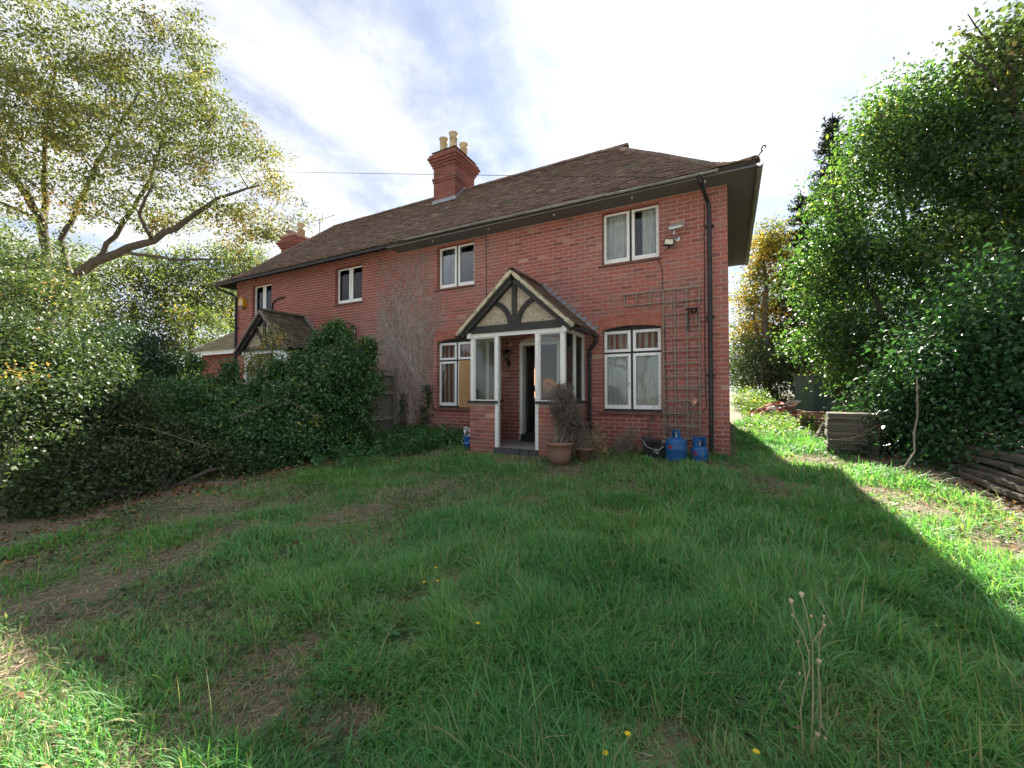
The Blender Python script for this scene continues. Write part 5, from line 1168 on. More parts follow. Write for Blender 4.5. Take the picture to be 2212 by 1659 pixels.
shrub('pale leafed rose rising before the neighbouring porch', (-9.6,-1.9), [((-8.75,-2.30,2.21),(.24,.24,.42)),((-8.92,-2.49,1.65),(.3,.3,.3)),((-8.39,-2.21,1.55),(.35,.3,.25))], 80, 26, .062, LM_SHRUB, 47, 'climbing_rose', .10, tint=(.84,.06))
shrub('upright shrub with narrow green and orange leaves by the ash trunk', (-10.2,-5.9), [((-12.39,-5.06,3.74),(.5,.6,.8)),((-11.99,-4.83,3.00),(.6,.6,.5)),((-11.71,-5.47,2.83),(.6,.6,.6))], 200, 30, .085, LM_SHRUB, 48, 'tall_shrub', .16, aspect=.38, tint=(.45,.25))
# arching bare shoots over the hedge
for i, (pp, lab) in enumerate((([(-8.37,-5.80,0.71),(-7.80,-5.27,0.70),(-7.29,-4.88,0.52),(-6.87,-4.54,0.31),(-6.57,-4.38,0.21)],'long pale arching shoot with withered sprays over the left hedge'),([(-8.18,-5.92,0.57),(-7.70,-5.44,0.49),(-7.22,-4.96,0.37),(-6.94,-4.69,0.16)],'second lower arching shoot over the left hedge'),([(-7.20,-3.93,0.64),(-7.00,-3.61,0.82),(-6.75,-3.36,0.97),(-6.47,-3.21,0.82),(-6.11,-3.13,0.63)],'thin green arching spray in front of the laurels'))):
    mb = MB(); mb.tube(pp, [.006,.005,.004,.003,.002][:len(pp)], 5); rs = np.random.RandomState(50+i); rp = resample([(p, .005) for p in pp], .05); T = thing('arching_shoot', lab, 'shoot', pp[0])
    for p, _ in rp:
        if rs.rand() < .55:
            q = p+np.array([rs.normal()*.07, rs.normal()*.07, rs.normal()*.05]); mb.tube([p, q], .0025, 4)
    mb.build('stem', M_TWIG, T); pos = np.array([p for p, _ in rp]); pos = np.repeat(pos, 3, 0)+rs.normal(size=(len(pos)*3,3))*.045
    V, F = leaves(pos, np.full(len(pos), .045), rs, .5, .8); tag(link('leaves', np_mesh('leaves', V, F, LM_SHRUB, np.repeat(np.clip(rs.normal(.8,.12,len(pos)),0,1),4)), T), kind='stuff')
# ---- right hand bushes
tree('hazel_tree', 'tall leafy hazel filling the right of the garden', 'tree', (4.0,3.6,gzf(4,3.6)),
  [[((4.2,3.4,-.2),.10),((4.1,3.5,1.5),.085),((3.88,5.59,4.33),.06),((3.61,5.38,7.27),.03)],[((3.9,3.6,-.1),.09),((3.4,3.9,1.6),.07),((2.66,5.27,4.89),.04),((2.39,5.21,6.10),.02)],[((4.4,3.2,-.1),.09),((4.9,2.9,1.8),.07),((4.93,5.56,5.35),.045),((5.12,5.40,6.83),.02)],[((3.9,3.5,0),.07),((3.0,3.6,1.0),.05),((2.21,4.97,2.78),.03)]],
  [((3.65,5.41,7.04),(1.1,1.3,1.1)),((3.21,5.16,7.83),(.5,.7,.6)),((2.72,5.28,5.82),(.9,1.1,1.0)),((2.41,5.50,4.16),(1.05,1.2,1.1)),((3.63,5.01,4.20),(1.4,1.4,1.3)),((2.22,5.32,2.47),(.9,1.0,.9)),((3.03,4.74,2.03),(1.2,1.2,1.1)),((4.69,5.09,5.52),(1.5,1.4,1.3)),((5.02,4.75,3.31),(1.4,1.4,1.3)),((5.67,5.36,6.65),(1.2,1.2,1.1)),((2.71,4.15,0.84),(.5,.5,.35)),((4.00,5.78,8.43),(.6,.7,.6)),((4.91,6.06,7.83),(1.0,1.0,.9)),((5.61,6.18,8.58),(.9,.9,.8)),((4.41,5.59,6.81),(1.0,1.1,1.0)),((6.26,6.30,8.97),(1.0,1.0,1.0)),((1.90,5.68,3.91),(.6,.7,.7)),((6.06,5.38,4.73),(1.2,1.2,1.4)),((3.66,3.71,2.48),(.8,.8,.7)),((4.34,3.38,2.90),(.8,.8,.7))],
  1650, 50, .23, .10, LM_HAZEL, 61, .62, .7, .3, (.46,.22), None, None, M_BARK, .016, 2.2)
shrub('near dark broad-leaved bush at the right edge', (3.6,-.6), [((3.01,0.90,1.41),(.85,.85,.75)),((3.57,0.73,2.11),(.9,.9,.9)),((2.65,1.51,0.90),(.7,.7,.6)),((3.33,0.40,0.80),(.6,.6,.5)),((2.90,0.64,0.38),(.45,.4,.3)),((2.44,1.42,0.20),(.35,.35,.3)),((2.51,0.21,0.07),(.28,.25,.22)),((3.81,0.42,1.36),(.8,.8,.9)),((2.88,-0.05,0.14),(.35,.3,.2)),((3.07,-0.41,0.38),(.35,.3,.2)),((2.51,1.90,0.43),(.3,.3,.25))], 800, 34, .085, LM_DARK, 62, 'broad_leaved_bush', .20, aspect=.52, up=.6, droop=.5, tint=(.5,.22), singles=300)
tree('sycamore', 'thin sycamore crown reaching into the top right corner', 'tree', (6.3,3.6,gzf(6.3,3.6)),
  [[((6.4,3.6,-.2),.14),((6.2,3.8,4),.10),((5.28,4.58,6.91),.06),((5.13,4.46,8.65),.03)],[((5.28,4.58,6.91),.04),((4.72,4.15,7.70),.025),((4.26,3.90,8.08),.012)],[((5.20,4.52,7.78),.03),((4.56,4.04,8.56),.015),((4.40,3.95,8.84),.008)]],
  [((4.95,4.38,8.07),(.75,.7,.55)),((5.28,4.57,7.30),(.6,.6,.5)),((4.53,4.14,8.55),(.4,.4,.3)),((5.64,4.73,8.65),(.8,.7,.6))], 230, 8, .18, .115, LM_SHRUB, 63, .85, .5, .3, (.52,.14), None, None, M_BARK, .012)
tree('golden_tree', 'tree turning gold behind the right corner of the house', 'tree', (1.6,13.0,gzf(1.6,13)),
  [[((1.6,13.2,0),.18),((1.5,13.4,3),.13),((1.56,15.61,7.58),.06)],[((1.5,13.3,2.2),.09),((1.01,14.82,4.78),.04)]],
  [((1.56,15.61,7.58),(1.0,1.2,1.6)),((1.04,15.38,5.77),(.9,1.1,1.2)),((2.02,16.39,8.67),(.8,1,1.0)),((0.71,14.68,3.67),(.8,.9,1.1)),((1.69,15.19,4.33),(1.2,1.2,1.4)),((2.55,16.16,6.23),(1.0,1.0,1.5))], 420, 40, .26, .13, LM_GOLD, 64, .55, .5, .3, (.46,.24), [((2.34,16.07,5.77),1.3,.15),((1.87,15.31,3.45),1.0,.2)], None, M_BARK, .02)
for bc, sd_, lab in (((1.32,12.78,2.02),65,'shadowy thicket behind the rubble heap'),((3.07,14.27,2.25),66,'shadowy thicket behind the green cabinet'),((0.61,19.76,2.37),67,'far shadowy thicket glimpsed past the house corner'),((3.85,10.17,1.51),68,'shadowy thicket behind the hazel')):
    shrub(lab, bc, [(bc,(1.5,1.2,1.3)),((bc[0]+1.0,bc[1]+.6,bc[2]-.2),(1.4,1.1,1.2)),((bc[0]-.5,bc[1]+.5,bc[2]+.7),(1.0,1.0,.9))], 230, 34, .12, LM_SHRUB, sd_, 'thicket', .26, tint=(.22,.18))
shrub('young sunlit hazel shoots at the left of the slab stack', (1.35,1.7), [((1.54,3.43,0.23),(.30,.30,.30)),((1.66,2.94,-0.26),(.28,.25,.18)),((1.97,3.77,0.48),(.32,.3,.25)),((1.32,3.44,-0.10),(.2,.2,.2))], 70, 24, .075, LM_HAZEL, 69, 'hazel_shoots', .09, aspect=.62, tint=(.7,.12))
shrub('sunlit weeds growing over the rubble heap', (.8,7.2), [((.75,7.0,.62),(.35,.4,.25)),((.9,7.8,.8),(.5,.4,.35)),((.45,8.5,.85),(.4,.4,.4))], 110, 26, .06, LM_HAZEL, 70, 'weeds', .10, tint=(.75,.12))
shrub('ivy trails hanging over the front of the slab stack', (2.02,.62), [((2.02,.68,.30),(.14,.08,.28)),((1.78,.70,.10),(.22,.06,.10)),((2.1,.75,.62),(.2,.15,.12))], 60, 22, .05, LM_IVY, 75, 'ivy_trails', .07, tint=(.6,.2))
# ---- spruce
def spruce(base, h, seed, label):
    rs = np.random.RandomState(seed); T = thing('spruce', label, 'tree', base, 0, 'spruces behind the hazel'); tb = MB(); x, y, z = base
    tb.tube([(x,y,z-.2),(x,y,z+h)], [.22,.02], 7); P = []
    nz = int(h/.36)
    for k in range(nz):
        f = k/nz
        if f < .12: continue
        zz = z+h*f; ln = (1-f)*h*.24+.25
        for j in range(8):
            a = rs.uniform(0,6.28); l = ln*rs.uniform(.75,1.1); tip = np.array([x+l*math.cos(a), y+l*math.sin(a), zz-l*.28]); mid = np.array([x+l*.5*math.cos(a), y+l*.5*math.sin(a), zz-l*.22]); tb.tube([(x,y,zz),mid,tip],[.02,.014,.006],4,cap=False)
            m = max(4,int(l*26)); t = rs.uniform(.15,1.02,m)[:,None]; q = np.array([[x,y,zz]])*(1-t)+tip[None]*t; q[:,2] -= .12*np.sin(t[:,0]*3.1); P.append(q+rs.normal(size=(m,3))*np.array([.10,.10,.05]))
    tb.build('trunk', M_BARK, T, True); P = np.concatenate(P); P = np.repeat(P,3,0)+rs.normal(size=(len(P)*3,3))*.06
    V, F = leaves(P, np.full(len(P), .26), rs, .22, .6, .4, .1); tag(link('crown', np_mesh('crown', V, F, LM_FIR, np.repeat(rs.rand(len(P)),4)), T), kind='stuff')
spruce((4.3,15.5,.7), 13.2, 71, 'taller dark spruce rising behind the hazel')
spruce((3.2,16.5,.8), 10.2, 72, 'shorter dark spruce left of the tall one')
# ---- trees behind the photographer, seen in the window panes
for i, (x, y, rz, sc, lab) in enumerate(((10,-36,1.0,.75,'tree behind the photographer reflected in the right-hand panes'),(-8,-38,2.4,.8,'tree behind the photographer reflected in the middle panes'),(-24,-36,4.0,.7,'tree behind the photographer reflected in the left panes'))):
    c = copy_tree(ash); c.location = (x,y,-1.5); c.rotation_euler = (0,0,rz); c.scale = (sc,)*3; tag(c, lab, 'tree', 'trees behind the photographer')
# ---- dead creeper on the wall
T = thing('dead_creeper', 'grey leafless creeper spreading over the wall left of the middle windows', 'creeper', (-6.7,0,0)); mb = MB(); rs = np.random.RandomState(81)
def creep(x, z, a, r, depth, ln):
    p = [(x,-.012,z)]; n = int(ln/.11)
    for k in range(n):
        a += rs.normal()*.22-.10*a; x += .11*math.sin(a); z += .11*math.cos(a)
        if z > 4.52 or x < -8.1 or (x > -6.16 and 3.45 < z) or (x > -6.2 and z < 2.45) or x > -5.75: break
        p.append((x,-.012-rs.rand()*.012,z))
        if depth < 3 and rs.rand() < .20: creep(x, z, a+rs.choice([-1,1])*rs.uniform(.4,1.0), r*.62, depth+1, ln*rs.uniform(.3,.6))
    if len(p) > 1: mb.tube(p, [max(.0032,r*(1-.72*k/len(p))) for k in range(len(p))], 3, cap=False)
for k in range(24): creep(rs.normal(-6.85,.26), rs.uniform(0,.9), rs.normal(0,.3), rs.uniform(.008,.016), 0, rs.uniform(2.6,4.6))
for k in range(30): creep(rs.normal(-6.75,.40), rs.uniform(1.0,3.0), rs.normal(0,.6), .006, 1, rs.uniform(.8,1.9))
tag(mb.build('stems', M_VINE, T), kind='stuff')
P = []
for (x0, z0, z1, w, n) in ((-7.10,.25,1.05,.07,150),(-6.42,.15,.75,.12,190),(-6.33,.75,1.25,.08,130)):
    P.append(np.stack([rs.normal(x0,w,n), -.05-rs.rand(n)*.06, rs.uniform(z0,z1,n)],-1))
P = np.concatenate(P); V, F = leaves(P, np.full(len(P),.06), rs, .85, .1, .6); V[:,1] = np.minimum(V[:,1], -.01); tag(link('ivy_leaves', np_mesh('ivy_leaves', V, F, LM_IVY, np.repeat(np.clip(rs.normal(.55,.2,len(P)),0,1),4)), T), kind='stuff')
# ---- potted and wall-foot plants
def dead_bush(name, label, base, blobs, ncl, per, leaf, seed, tint, stems=26, h=.5, twig=M_TWIG, spread=.12):
    rs = np.random.RandomState(seed); T = thing(name, label, 'plant', base); mb = MB(); x, y, z = base
    cl, _ = blob_points(blobs, ncl, rs, 2.0)
    for k in range(stems):
        c = cl[rs.randint(len(cl))]; p0 = np.array([x+rs.normal()*spread*.5, y+rs.normal()*spread*.5, z]); m = (p0+c)/2+rs.normal(size=3)*.04; mb.tube([p0,m,c],[.006,.005,.002],4,cap=False)
    for c in cl:
        for _ in range(3): d = unit(rs.normal(size=3)+np.array([0,0,.3])); mb.tube([c-d*.06,c+d*.07],[.0028,.0012],3,cap=False)
    mb.build('stems', twig, T); pos = np.repeat(cl,per,0)+rs.normal(size=(ncl*per,3))*.045
    V, F = leaves(pos, np.full(len(pos),leaf), rs, .5, .3); tag(link('foliage', np_mesh('foliage', V, F, LM_DEAD, np.repeat(np.clip(rs.normal(tint,.16,len(pos)),0,1),4)), T), kind='stuff'); return T
dead_bush('dead_shrub', 'dead grey-brown shrub standing in the rounded terracotta pot', (-2.42,-1.52,.24), [((-2.38,-1.5,.96),(.22,.22,.26)),((-2.30,-1.47,.72),(.26,.24,.28)),((-2.24,-1.42,.50),(.20,.2,.2))], 460, 13, .034, 91, .16, 60)
dead_bush('withered_plant', 'tangle of pale dry stalks flopping over the smaller pot', (-2.2,-1.2,.14), [((-2.15,-1.2,.42),(.20,.2,.22)),((-2.05,-1.15,.30),(.22,.18,.15))], 60, 3, .025, 92, .6, 60)
dead_bush('yellowing_plant', 'yellow-leaved dying plant right of the smaller pot', (-1.95,-.95,-.05), [((-1.93,-.98,.30),(.13,.13,.22)),((-1.86,-.98,.14),(.10,.10,.14)),((-1.95,-.9,.48),(.06,.06,.1))], 46, 8, .045, 93, .95, 16)
dead_bush('brown_herb', 'brownish seeding herb below the right-hand window', (-1.62,-.45,-.03), [((-1.62,-.45,.20),(.17,.14,.20)),((-1.5,-.42,.38),(.10,.1,.12)),((-1.75,-.45,.12),(.12,.1,.12))], 90, 7, .030, 94, .66, 24)
dead_bush('sapling_stem', 'wiry dark stems rising behind the black scuttle', (-1.25,-.2,0), [((-1.25,-.12,.5),(.05,.03,.12)),((-1.2,-.12,.62),(.04,.03,.06))], 10, 2, .02, 95, .1, 5, twig=M_BARK)
# ---- nettles and ground cover
def patch_leaves(name, label, cat, pts, leaf, mat, seed, tint, hmax, per=12, aspect=.6):
    rs = np.random.RandomState(seed); n = len(pts); z = gz(pts[:,0],pts[:,1]); h = hmax*rs.uniform(.35,1,n)
    t = rs.uniform(.15,1,(n,per)); pos = np.stack([pts[:,0,None]+rs.normal(size=(n,per))*.04, pts[:,1,None]+rs.normal(size=(n,per))*.04, z[:,None]+h[:,None]*t],-1).reshape(-1,3)
    V, F = leaves(pos, np.full(len(pos),leaf), rs, aspect, 1.2, .3); o = link(name, np_mesh(name, V, F, mat, np.repeat(np.clip(rs.normal(tint,.17,len(pos)),0,1),4))); return tag(o, label, cat, kind='stuff')
rs = np.random.RandomState(97)
pts = np.concatenate([np.stack([rs.uniform(-7.0,-4.6,330), -.12-np.abs(rs.normal(0,.45,330))],-1), np.stack([rs.uniform(-6.9,-5.2,330), rs.normal(-1.3,.45,330)],-1), np.stack([rs.normal(-6.0,.4,90), rs.normal(-2.6,.4,90)],-1)])
patch_leaves('nettles', 'bed of green nettles along the wall left of the porch', 'nettles', pts, .065, LM_NETTLE, 98, .5, .38, 16)
pts = np.stack([rs.uniform(.35,1.45,420), rs.uniform(2.2,9.5,420)],-1); pts = pts[pts[:,0] < 1.6-.05*pts[:,1]+.2]
patch_leaves('ground_cover', 'sunlit low leafy ground cover between house corner and rubble', 'ground cover', pts, .055, LM_HAZEL, 99, .72, .22, 14)
pts = np.stack([rs.uniform(-2.4,.2,160), -.15-np.abs(rs.normal(0,.25,160))],-1)
patch_leaves('wall_foot_weeds', 'low weeds along the foot of the right-hand wall', 'weeds', pts, .04, LM_NETTLE, 100, .45, .14, 9)

# ================================================================ LAWN
LM_GRASS = leafmat('grass_blade', [(0,(.062,.195,.074)),(.35,(.108,.300,.100)),(.62,(.165,.360,.118)),(.80,(.25,.37,.14)),(.9,(.32,.29,.16)),(1,(.44,.37,.24))], .45, .5, .35, (1.15,1.35,.5))
LM_THATCH = leafmat('dry_thatch', [(0,(.12,.095,.060)),(.5,(.23,.18,.12)),(1,(.38,.31,.215))], .15, .9)
LM_CLOVER = leafmat('clover_leaf', [(0,(.035,.085,.030)),(.6,(.070,.14,.045)),(1,(.13,.19,.07))], .35)
LM_LITTER = leafmat('leaf_litter', [(0,(.06,.035,.020)),(.5,(.16,.085,.040)),(.85,(.30,.14,.06)),(1,(.42,.26,.09))], .2, .9)
rs = np.random.RandomState(5); cp = np.array(cam.location)[:2]; fwd = np.array([-math.sin(YAW), math.cos(YAW)])
def lawn_mask(x, y):
    hx = np.interp(y, [-7.4,-6.6,-6.0,-5.4,-4.0,-3.1,-1.5,-.3], [-5.9,-5.75,-5.9,-6.4,-6.2,-5.9,-6.6,-7.0])
    rx = np.interp(y, [-7.4,-4,-3.1,-2.2,-1.2,0,2,6,12], [2.9,2.7,2.45,2.4,2.25,1.85,1.5,.95,.7])
    m = (x > hx) & (x < rx) & (y < 12)
    m &= ~((x < .12) & (y > -.12)); m &= ~((x > -4.5) & (x < -2.4) & (y > -1.22)); return m
WORN = [(-4.62,-4.55,0.33),(-4.32,-5.43,0.31),(-4.13,-5.9,0.31),(-3.96,-6.4,0.27),(-3.7,-6.71,0.25),(-3.5,-4.43,0.27),(-3.57,-4.97,0.25),(-4.95,-4.95,0.28),(-1.83,-5.6,0.18),(-1.34,-5.53,0.19),(-1.57,-5.97,0.16),(-1.79,-5.24,0.15),
        (-1.9,-6.49,0.18),(-1.49,-6.56,0.18),(-1.42,-6.43,0.13),(-1.82,-6.63,0.15),(-.1,-.84,0.37),(.39,-1.48,0.31),(.56,-2.1,0.18),(1.54,-1.44,0.37),(1.75,-2.05,0.33),(1.97,-3.0,0.30),(-.49,-5.97,0.09),(-.28,-6.07,0.10),(-.19,-5.9,0.09),(-3.3,-1.6,0.37),(-2.3,-1.7,0.33),(-5.6,-5.2,0.30),(-5.2,-6.6,0.33),(1.2,.2,0.37)]
def lush(x, y):
    """0 = worn thatch, 1 = long thick grass"""
    n = .55*smooth_noise(x,y,21,1.1)+.30*smooth_noise(x,y,22,.42)+.15*smooth_noise(x,y,23,.17)
    side = np.clip((x+2.2)/2.6, 0, 1)*.22
    v = np.clip((n-.27)*1.8+side+.24, 0, 1.15)
    for a, b_, r_ in WORN:
        d = ((x-a)**2+(y-b_)**2)/(r_*r_); v = v*(1-.88*np.exp(-d*1.1))
    return np.clip(v, 0, 1)
def polar(n, r0, r1, power, half=.95):
    u = rs.rand(n); e = 2-power; r_ = (r0**e+(r1**e-r0**e)*u)**(1/e); a = rs.uniform(-half, half, n)
    d = fwd[None]*np.cos(a)[:,None]+np.array([fwd[1],-fwd[0]])[None]*np.sin(a)[:,None]; return cp[None]+d*r_[:,None], r_
def blades(pos, rr, L_, w, lean, ldir, tint, segs):
    """ribbon blades: returns V, F(tris), tints"""
    n = len(pos); ts = np.linspace(0,1,segs+1); up_ = np.array([0,0,1.0]); out = []; side = np.stack([-ldir[:,1], ldir[:,0], np.zeros(n)],-1)
    tw = rs.normal(0,.5,n)[:,None]; side = unit(side*np.cos(tw)+np.stack([ldir[:,0],ldir[:,1],np.zeros(n)],-1)*np.sin(tw))
    D3 = np.stack([ldir[:,0],ldir[:,1],np.zeros(n)],-1)
    for i, t in enumerate(ts):
        hgt = L_*(t-.55*lean*t*t); fw_ = L_*lean*(.35*t+.65*t*t)
        c = pos+up_[None]*hgt[:,None]+D3*fw_[:,None]; ww = (w*(1-t)**.8*(1 if i else .8))[:,None]
        if i < segs: out += [c-side*ww*.5, c+side*ww*.5]
        else: out += [c]
    V = np.stack(out,1); m = V.shape[1]; F = []
    for i in range(segs-1): F += [(2*i,2*i+1,2*i+3),(2*i,2*i+3,2*i+2)]
    F += [(2*segs-2,2*segs-1,2*segs)]; F = np.array(F); Fa = (np.arange(n)[:,None,None]*m+F[None]).reshape(-1,3)
    return V.reshape(-1,3), Fa, np.repeat(tint, m)
VV, FF, TT, base_i = [], [], [], 0
def push(V, F, t):
    global base_i
    VV.append(V); FF.append(F+base_i); TT.append(t); base_i += len(V)
flow = lambda x, y: 2*math.pi*1.6*smooth_noise(x,y,31,1.6)
for (n, r0, r1, pw, segs) in ((125000,1.05,3.6,.55,3),(210000,3.2,12.5,1.15,2)):
    p, r_ = polar(n, r0, r1, pw); lu = lush(p[:,0],p[:,1]); keep = lawn_mask(p[:,0],p[:,1]) & (rs.rand(n) < .16+1.0*lu**1.0)
    if r0 > 3: keep &= r_ > 3.4
    else: keep &= r_ < 3.6
    p, r_, lu = p[keep], r_[keep], lu[keep]
    # gather into tufts
    k = .13; g = np.floor(p/k+.5)*k; jx = (smooth_noise(g[:,0]*37.7,g[:,1]*37.7,41,1)-.5)*k; jy = (smooth_noise(g[:,0]*37.7,g[:,1]*37.7,42,1)-.5)*k
    p = p+(g+np.stack([jx,jy],-1)-p)*(.35*rs.rand(len(p)))[:,None]; away = p-g; ang = flow(p[:,0],p[:,1])+rs.normal(0,1.5,len(p)); d = np.stack([np.cos(ang),np.sin(ang)],-1)+away/k*1.1; d = unit(d)
    z = gz(p[:,0],p[:,1]); n_ = len(p); tuft = smooth_noise(p[:,0],p[:,1],51,.30)
    ln = (.040+.165*lu**1.3*(.40+.95*tuft)*(.72+.28*np.clip((p[:,0]+3.5)/3,0,1)))*rs.uniform(.55,1.3,n_); ln *= np.where(rs.rand(n_) < .02, 1.7, 1)
    wid = np.clip(.0044+.0012*r_, .005, .017)*np.exp(rs.normal(0,.32,n_))*(.75+.5*lu)
    lean = np.clip(rs.normal(.62,.28,n_)+.15*lu, .08, 1.25)
    tn = np.clip(rs.normal(.42,.20,n_)+.35*(smooth_noise(p[:,0],p[:,1],61,.6)-.5)+.18*(1-lu), 0, .80); dry = rs.rand(n_) < (.05+.30*(1-lu)**1.5); tn = np.where(dry, rs.uniform(.85,1,n_), tn)
    push(*blades(np.stack([p[:,0],p[:,1],z-.006],-1), r_, ln, wid, lean, d, tn, segs))
# pale seed stalks
p, r_ = polar(900, 1.3, 7, .8); kp = lawn_mask(p[:,0],p[:,1]) & (rs.rand(len(p)) < .30); p, r_ = p[kp], r_[kp]; n_ = len(p); a = rs.uniform(0,6.28,n_)
push(*blades(np.stack([p[:,0],p[:,1],gz(p[:,0],p[:,1])],-1), r_, rs.uniform(.22,.42,n_), np.full(n_,.0040)+.0006*r_, np.clip(rs.normal(.35,.25,n_),.05,1), np.stack([np.cos(a),np.sin(a)],-1), rs.uniform(.80,1,n_), 2))
tag(link('grass', np_mesh('grass', np.concatenate(VV), np.concatenate(FF), LM_GRASS, np.concatenate(TT))), 'rough uneven green lawn grass', 'grass', kind='stuff')
# dry thatch lying between the tufts
p, r_ = polar(190000, 1.05, 12, .7); lu = lush(p[:,0],p[:,1]); kp = lawn_mask(p[:,0],p[:,1]) & (rs.rand(len(p)) < (1-lu)**1.4*.95+.08); p, r_, lu = p[kp], r_[kp], lu[kp]; n_ = len(p)
a = flow(p[:,0]*1.7,p[:,1]*1.7)+rs.normal(0,.7,n_); d = np.stack([np.cos(a),np.sin(a),rs.normal(.08,.14,n_)],-1); L_ = rs.uniform(.02,.085,n_)[:,None]; c = np.stack([p[:,0],p[:,1],gz(p[:,0],p[:,1])+rs.uniform(.002,.020,n_)],-1)
s_ = np.stack([-d[:,1],d[:,0],rs.normal(0,.3,n_)],-1)*(.0011+.00055*r_)[:,None]; V = np.stack([c-d*L_/2-s_,c-d*L_/2+s_,c+d*L_/2+s_*.4,c+d*L_/2-s_*.4],1).reshape(-1,3)
tag(link('thatch', np_mesh('thatch', V, np.arange(4*n_).reshape(n_,4), LM_THATCH, np.repeat(np.clip(rs.normal(.5,.25,n_),0,1),4))), 'dry brown thatch between the grass tufts', 'thatch', kind='stuff')
# clover and creeping weeds
p, r_ = polar(60000, 1.2, 9, .9); cn = smooth_noise(p[:,0],p[:,1],71,.7)*.6+smooth_noise(p[:,0],p[:,1],72,.25)*.4; lf = np.clip((-1.0-p[:,0])/2,0,1); kp = lawn_mask(p[:,0],p[:,1]) & (rs.rand(len(p)) < np.clip((cn-.45)*3.2,0,1)*(.7+.3*lf)); p, r_ = p[kp], r_[kp]; n_ = len(p)
c = np.stack([p[:,0],p[:,1],gz(p[:,0],p[:,1])+rs.uniform(.015,.06,n_)],-1); V, F = leaves(c, np.full(n_,.036)*rs.uniform(.6,1.2,n_), rs, .95, 3.0, .1, .08)
tag(link('clover', np_mesh('clover', V, F, LM_CLOVER, np.repeat(rs.uniform(0,1,n_),4))), 'patches of clover and round-leaved weeds in the lawn', 'clover', kind='stuff')
# leaf litter under both hedges and dotted over the lawn
q = []
yy = rs.uniform(-7.3,-1.0,1500); q.append(np.stack([np.interp(yy,[-7.4,-6.6,-6.0,-5.4,-4.0,-3.1,-1.5],[-5.9,-5.75,-5.9,-6.4,-6.2,-5.9,-6.6])+rs.normal(-.15,.35,1500), yy],-1))
yy = rs.uniform(-4,3,900); q.append(np.stack([np.interp(yy,[-4,-2.2,0,2,3],[2.35,2.2,1.8,1.5,1.4])+rs.normal(.25,.35,900), yy],-1))
yy, _ = polar(260, 1.4, 8, .8); q.append(yy); q = np.concatenate(q); q = q[~((q[:,0] < .1) & (q[:,1] > -.1))]; n_ = len(q)
V, F = leaves(np.stack([q[:,0],q[:,1],gz(q[:,0],q[:,1])+rs.uniform(.008,.05,n_)],-1), np.full(n_,.055), rs, .6, 2.2, 0, .3)
tag(link('leaf_litter', np_mesh('leaf_litter', V, F, LM_LITTER, np.repeat(rs.uniform(0,1,n_),4))), 'fallen brown and orange leaves under the hedges and on the lawn', 'leaves', kind='stuff')
mb = MB()
for k in range(420):
    y = random.uniform(-4,2.5); x = float(np.interp(y,[-4,-2.2,0,2,3],[2.35,2.2,1.8,1.5,1.4]))+random.gauss(.1,.32); a = random.uniform(0,6.28); l_ = random.uniform(.06,.28); z = gzf(x,y)+random.uniform(.004,.03)
    mb.tube([(x,y,z),(x+l_*.5*math.cos(a),y+l_*.5*math.sin(a),z+random.uniform(0,.03)),(x+l_*math.cos(a+.2),y+l_*math.sin(a+.2),z+random.uniform(-.005,.03))], .0035, 4, cap=False)
tag(mb.build('twig_litter', M_TWIG), 'dry twigs and stalks littering the ground below the right bushes', 'twigs', kind='stuff')
# ---- single weeds in the lawn
M_STALK = material('pale_stalk', (.30,.27,.17), (.20,.20,.10), rough=.9)
M_FLUFF = material('seed_fluff', (.50,.42,.30), (.30,.24,.15), rough=1)
T = thing('sow_thistle', 'tall seeding sow-thistle stalk standing in the near grass', 'weed', (.26,-5.78,gzf(.26,-5.78)))
mb = MB(); H_ = .66
st = [((0,0,0),(.01,.0,.25),(.012,.01,.46),(-.005,.0,.56),(-.02,.01,.63)),((.02,.01,0),(.035,.01,.2),(.03,.02,.38),(.035,.02,.47),(.05,.02,.56)),((-.02,.0,0),(-.03,.0,.2),(-.012,.0,.31),(-.02,.0,.40),(-.035,.0,.45)),((0,0,.42),(-.02,.0,.50),(-.045,0,.55),(-.055,.0,.60)),((.012,.01,.46),(.03,.01,.50),(.05,.015,.53)),((-.012,0,.31),(.0,.0,.36),(.0,.01,.42))]
for s_ in st: mb.tube(s_, [.0034*(1-.6*i/len(s_)) for i in range(len(s_))], 5)
mb.build('stem', M_STALK, T, world=False)
for i, p in enumerate(((-.02,.01,.635),(.05,.02,.565),(-.035,.0,.455),(-.055,0,.605),(.05,.015,.535),(.0,.01,.425),(.03,.0,.40),(-.03,.01,.33),(.01,.01,.56),(.02,-.01,.13),(.045,.0,.12),(-.05,.01,.55))):
    mb = MB(); r_ = .0045 if i % 3 else .0075; mb.lathe([(0,-r_*1.3),(r_*.7,-r_),(r_*.8,0),(r_*1.3,r_*.9),(r_*.6,r_*1.5),(0,r_*1.4)], 8, p); mb.build('seed_head', M_FLUFF, T, True, world=False)
for i, (p, d) in enumerate((((-.02,0,.13),(-.5,-.3,.35)),((.02,0,.15),(.4,-.2,.5)),((.0,0,.05),(.5,.4,.2)),((0,0,.04),(-.5,.4,.2)))):
    Vv, Ff = leaves(np.array([p])+np.array([d])*.04, np.array([.07]), rs, .2, .6); me_ = np_mesh('leaf', Vv, Ff, LM_DEAD if i < 2 else LM_NETTLE, np.full(4,.8)); link('leaf', me_, T, world=False)
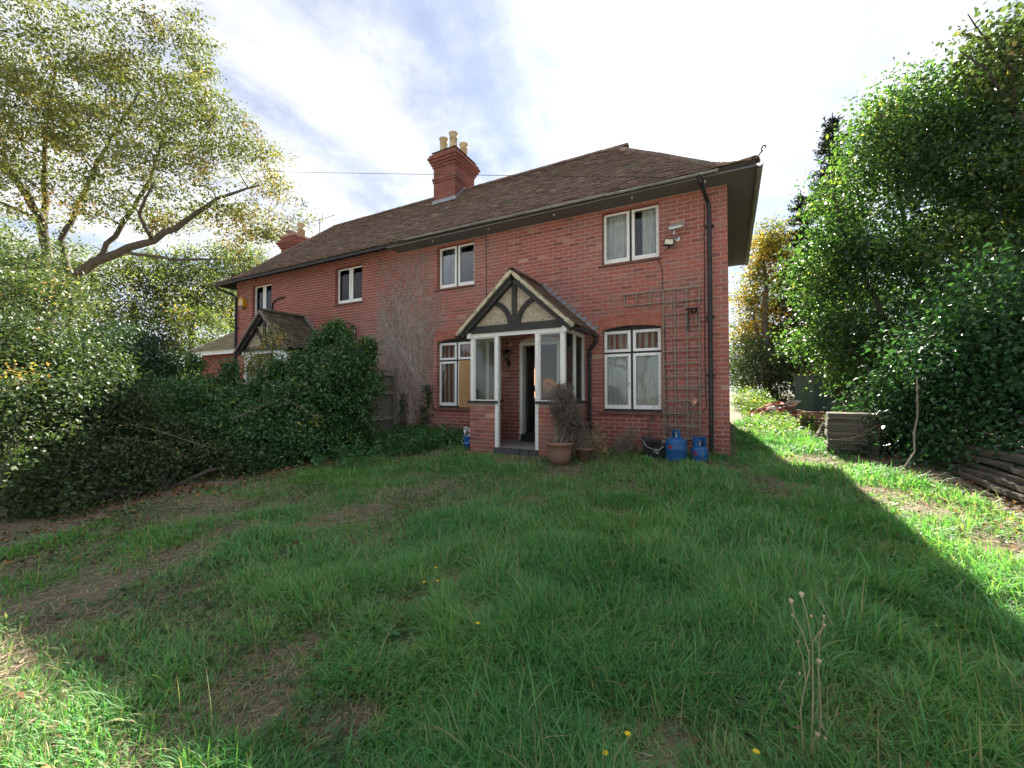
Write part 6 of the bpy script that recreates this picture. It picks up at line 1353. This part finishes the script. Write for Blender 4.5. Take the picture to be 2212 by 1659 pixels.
def rosette(name, label, x, y, n, ln, wd, mat, rise, seed, tint=.5):
    r2 = np.random.RandomState(seed); T = thing(name, label, 'weed', (x,y,gzf(x,y)+.01))
    for i in range(n):
        a = 6.28*i/n+r2.uniform(-.3,.3); l_ = ln*r2.uniform(.7,1.1); m = 8; P = []; F = []
        for k in range(m+1):
            t = k/m; w_ = wd*math.sin(math.pi*min(1,t*.93+.07))**.8*(1+.35*(k % 2)) if 0 < k < m else .002; rr_ = l_*t; z_ = l_*rise*(t-.75*t*t)+.01
            for s_ in (-1,0,1): P.append((rr_*math.cos(a)-s_*w_*math.sin(a), rr_*math.sin(a)+s_*w_*math.cos(a), z_+(.0 if s_ else -.008)))
        for k in range(m): F += [(3*k,3*k+1,3*k+4,3*k+3),(3*k+1,3*k+2,3*k+5,3*k+4)]
        me_ = bpy.data.meshes.new('leaf'); me_.from_pydata(P,[],F); at_r = me_.attributes.new('tint','FLOAT','POINT'); at_r.data.foreach_set('value', np.full(len(P), np.clip(tint+r2.normal()*.12,0,1), np.float32)); me_.materials.append(mat); link('leaf', me_, T, world=False)
rosette('thistle_rosette','silvery thistle rosette in the middle of the lawn',-1.67,-4.99,9,.17,.022,LM_CLOVER,.7,1,.9)
rosette('thistle_rosette','spiny thistle rosette on the right half of the lawn',-.76,-4.22,9,.20,.020,LM_CLOVER,1.2,2,.7)
rosette('dock_plant','broad-leaved dock near the bottom edge of the lawn',-1.02,-6.32,8,.15,.028,LM_NETTLE,.9,3)
rosette('dock_plant','dock with crinkled leaves left of the bare patch',-1.72,-6.02,8,.13,.022,LM_NETTLE,.9,4)
rosette('mullein_seedling','small grey woolly weed in front of the porch step',-3.0,-2.05,8,.13,.026,LM_CLOVER,1.0,5,1)
M_PETAL = material('yellow_petal', (.75,.55,.01), rough=.6)
for i, (x, y, h_, lab) in enumerate(((-1.84,-5.40,.14,'tallest yellow flower of the three beside the bare patch'),(-1.86,-5.50,.08,'lowest yellow flower of the three beside the bare patch'),(-1.76,-5.48,.10,'rightmost yellow flower of the three beside the bare patch'),(-1.20,-5.85,.16,'single yellow flower on a bent stalk in the near grass'),(.07,-5.95,.12,'bright yellow flower just left of the sow-thistle'),(-.36,-6.10,.12,'upper yellow flower at the bottom of the lawn'),(-.42,-6.20,.10,'lower yellow flower at the bottom of the lawn'),(-3.9,-5.35,.10,'lone yellow flower in the worn left part of the lawn'))):
    T = thing('yellow_flower', lab, 'flower', (x,y,gzf(x,y)), 0, 'yellow flowers in the lawn'); mb = MB(); mb.tube([(0,0,0),(.01,0,h_*.6),(.005,.004,h_)],.0016,4); mb.build('stalk', M_STALK, T, world=False)
    for k in range(7):
        a = 6.28*k/7; mb = MB(); mb.add([(.005,.004,h_),(.005+.011*math.cos(a-.35),.004+.011*math.sin(a-.35),h_+.004),(.005+.012*math.cos(a),.004+.012*math.sin(a),h_+.002),(.005+.011*math.cos(a+.35),.004+.011*math.sin(a+.35),h_+.004)],[(0,1,2,3)]); mb.build('petal', M_PETAL, T, world=False)
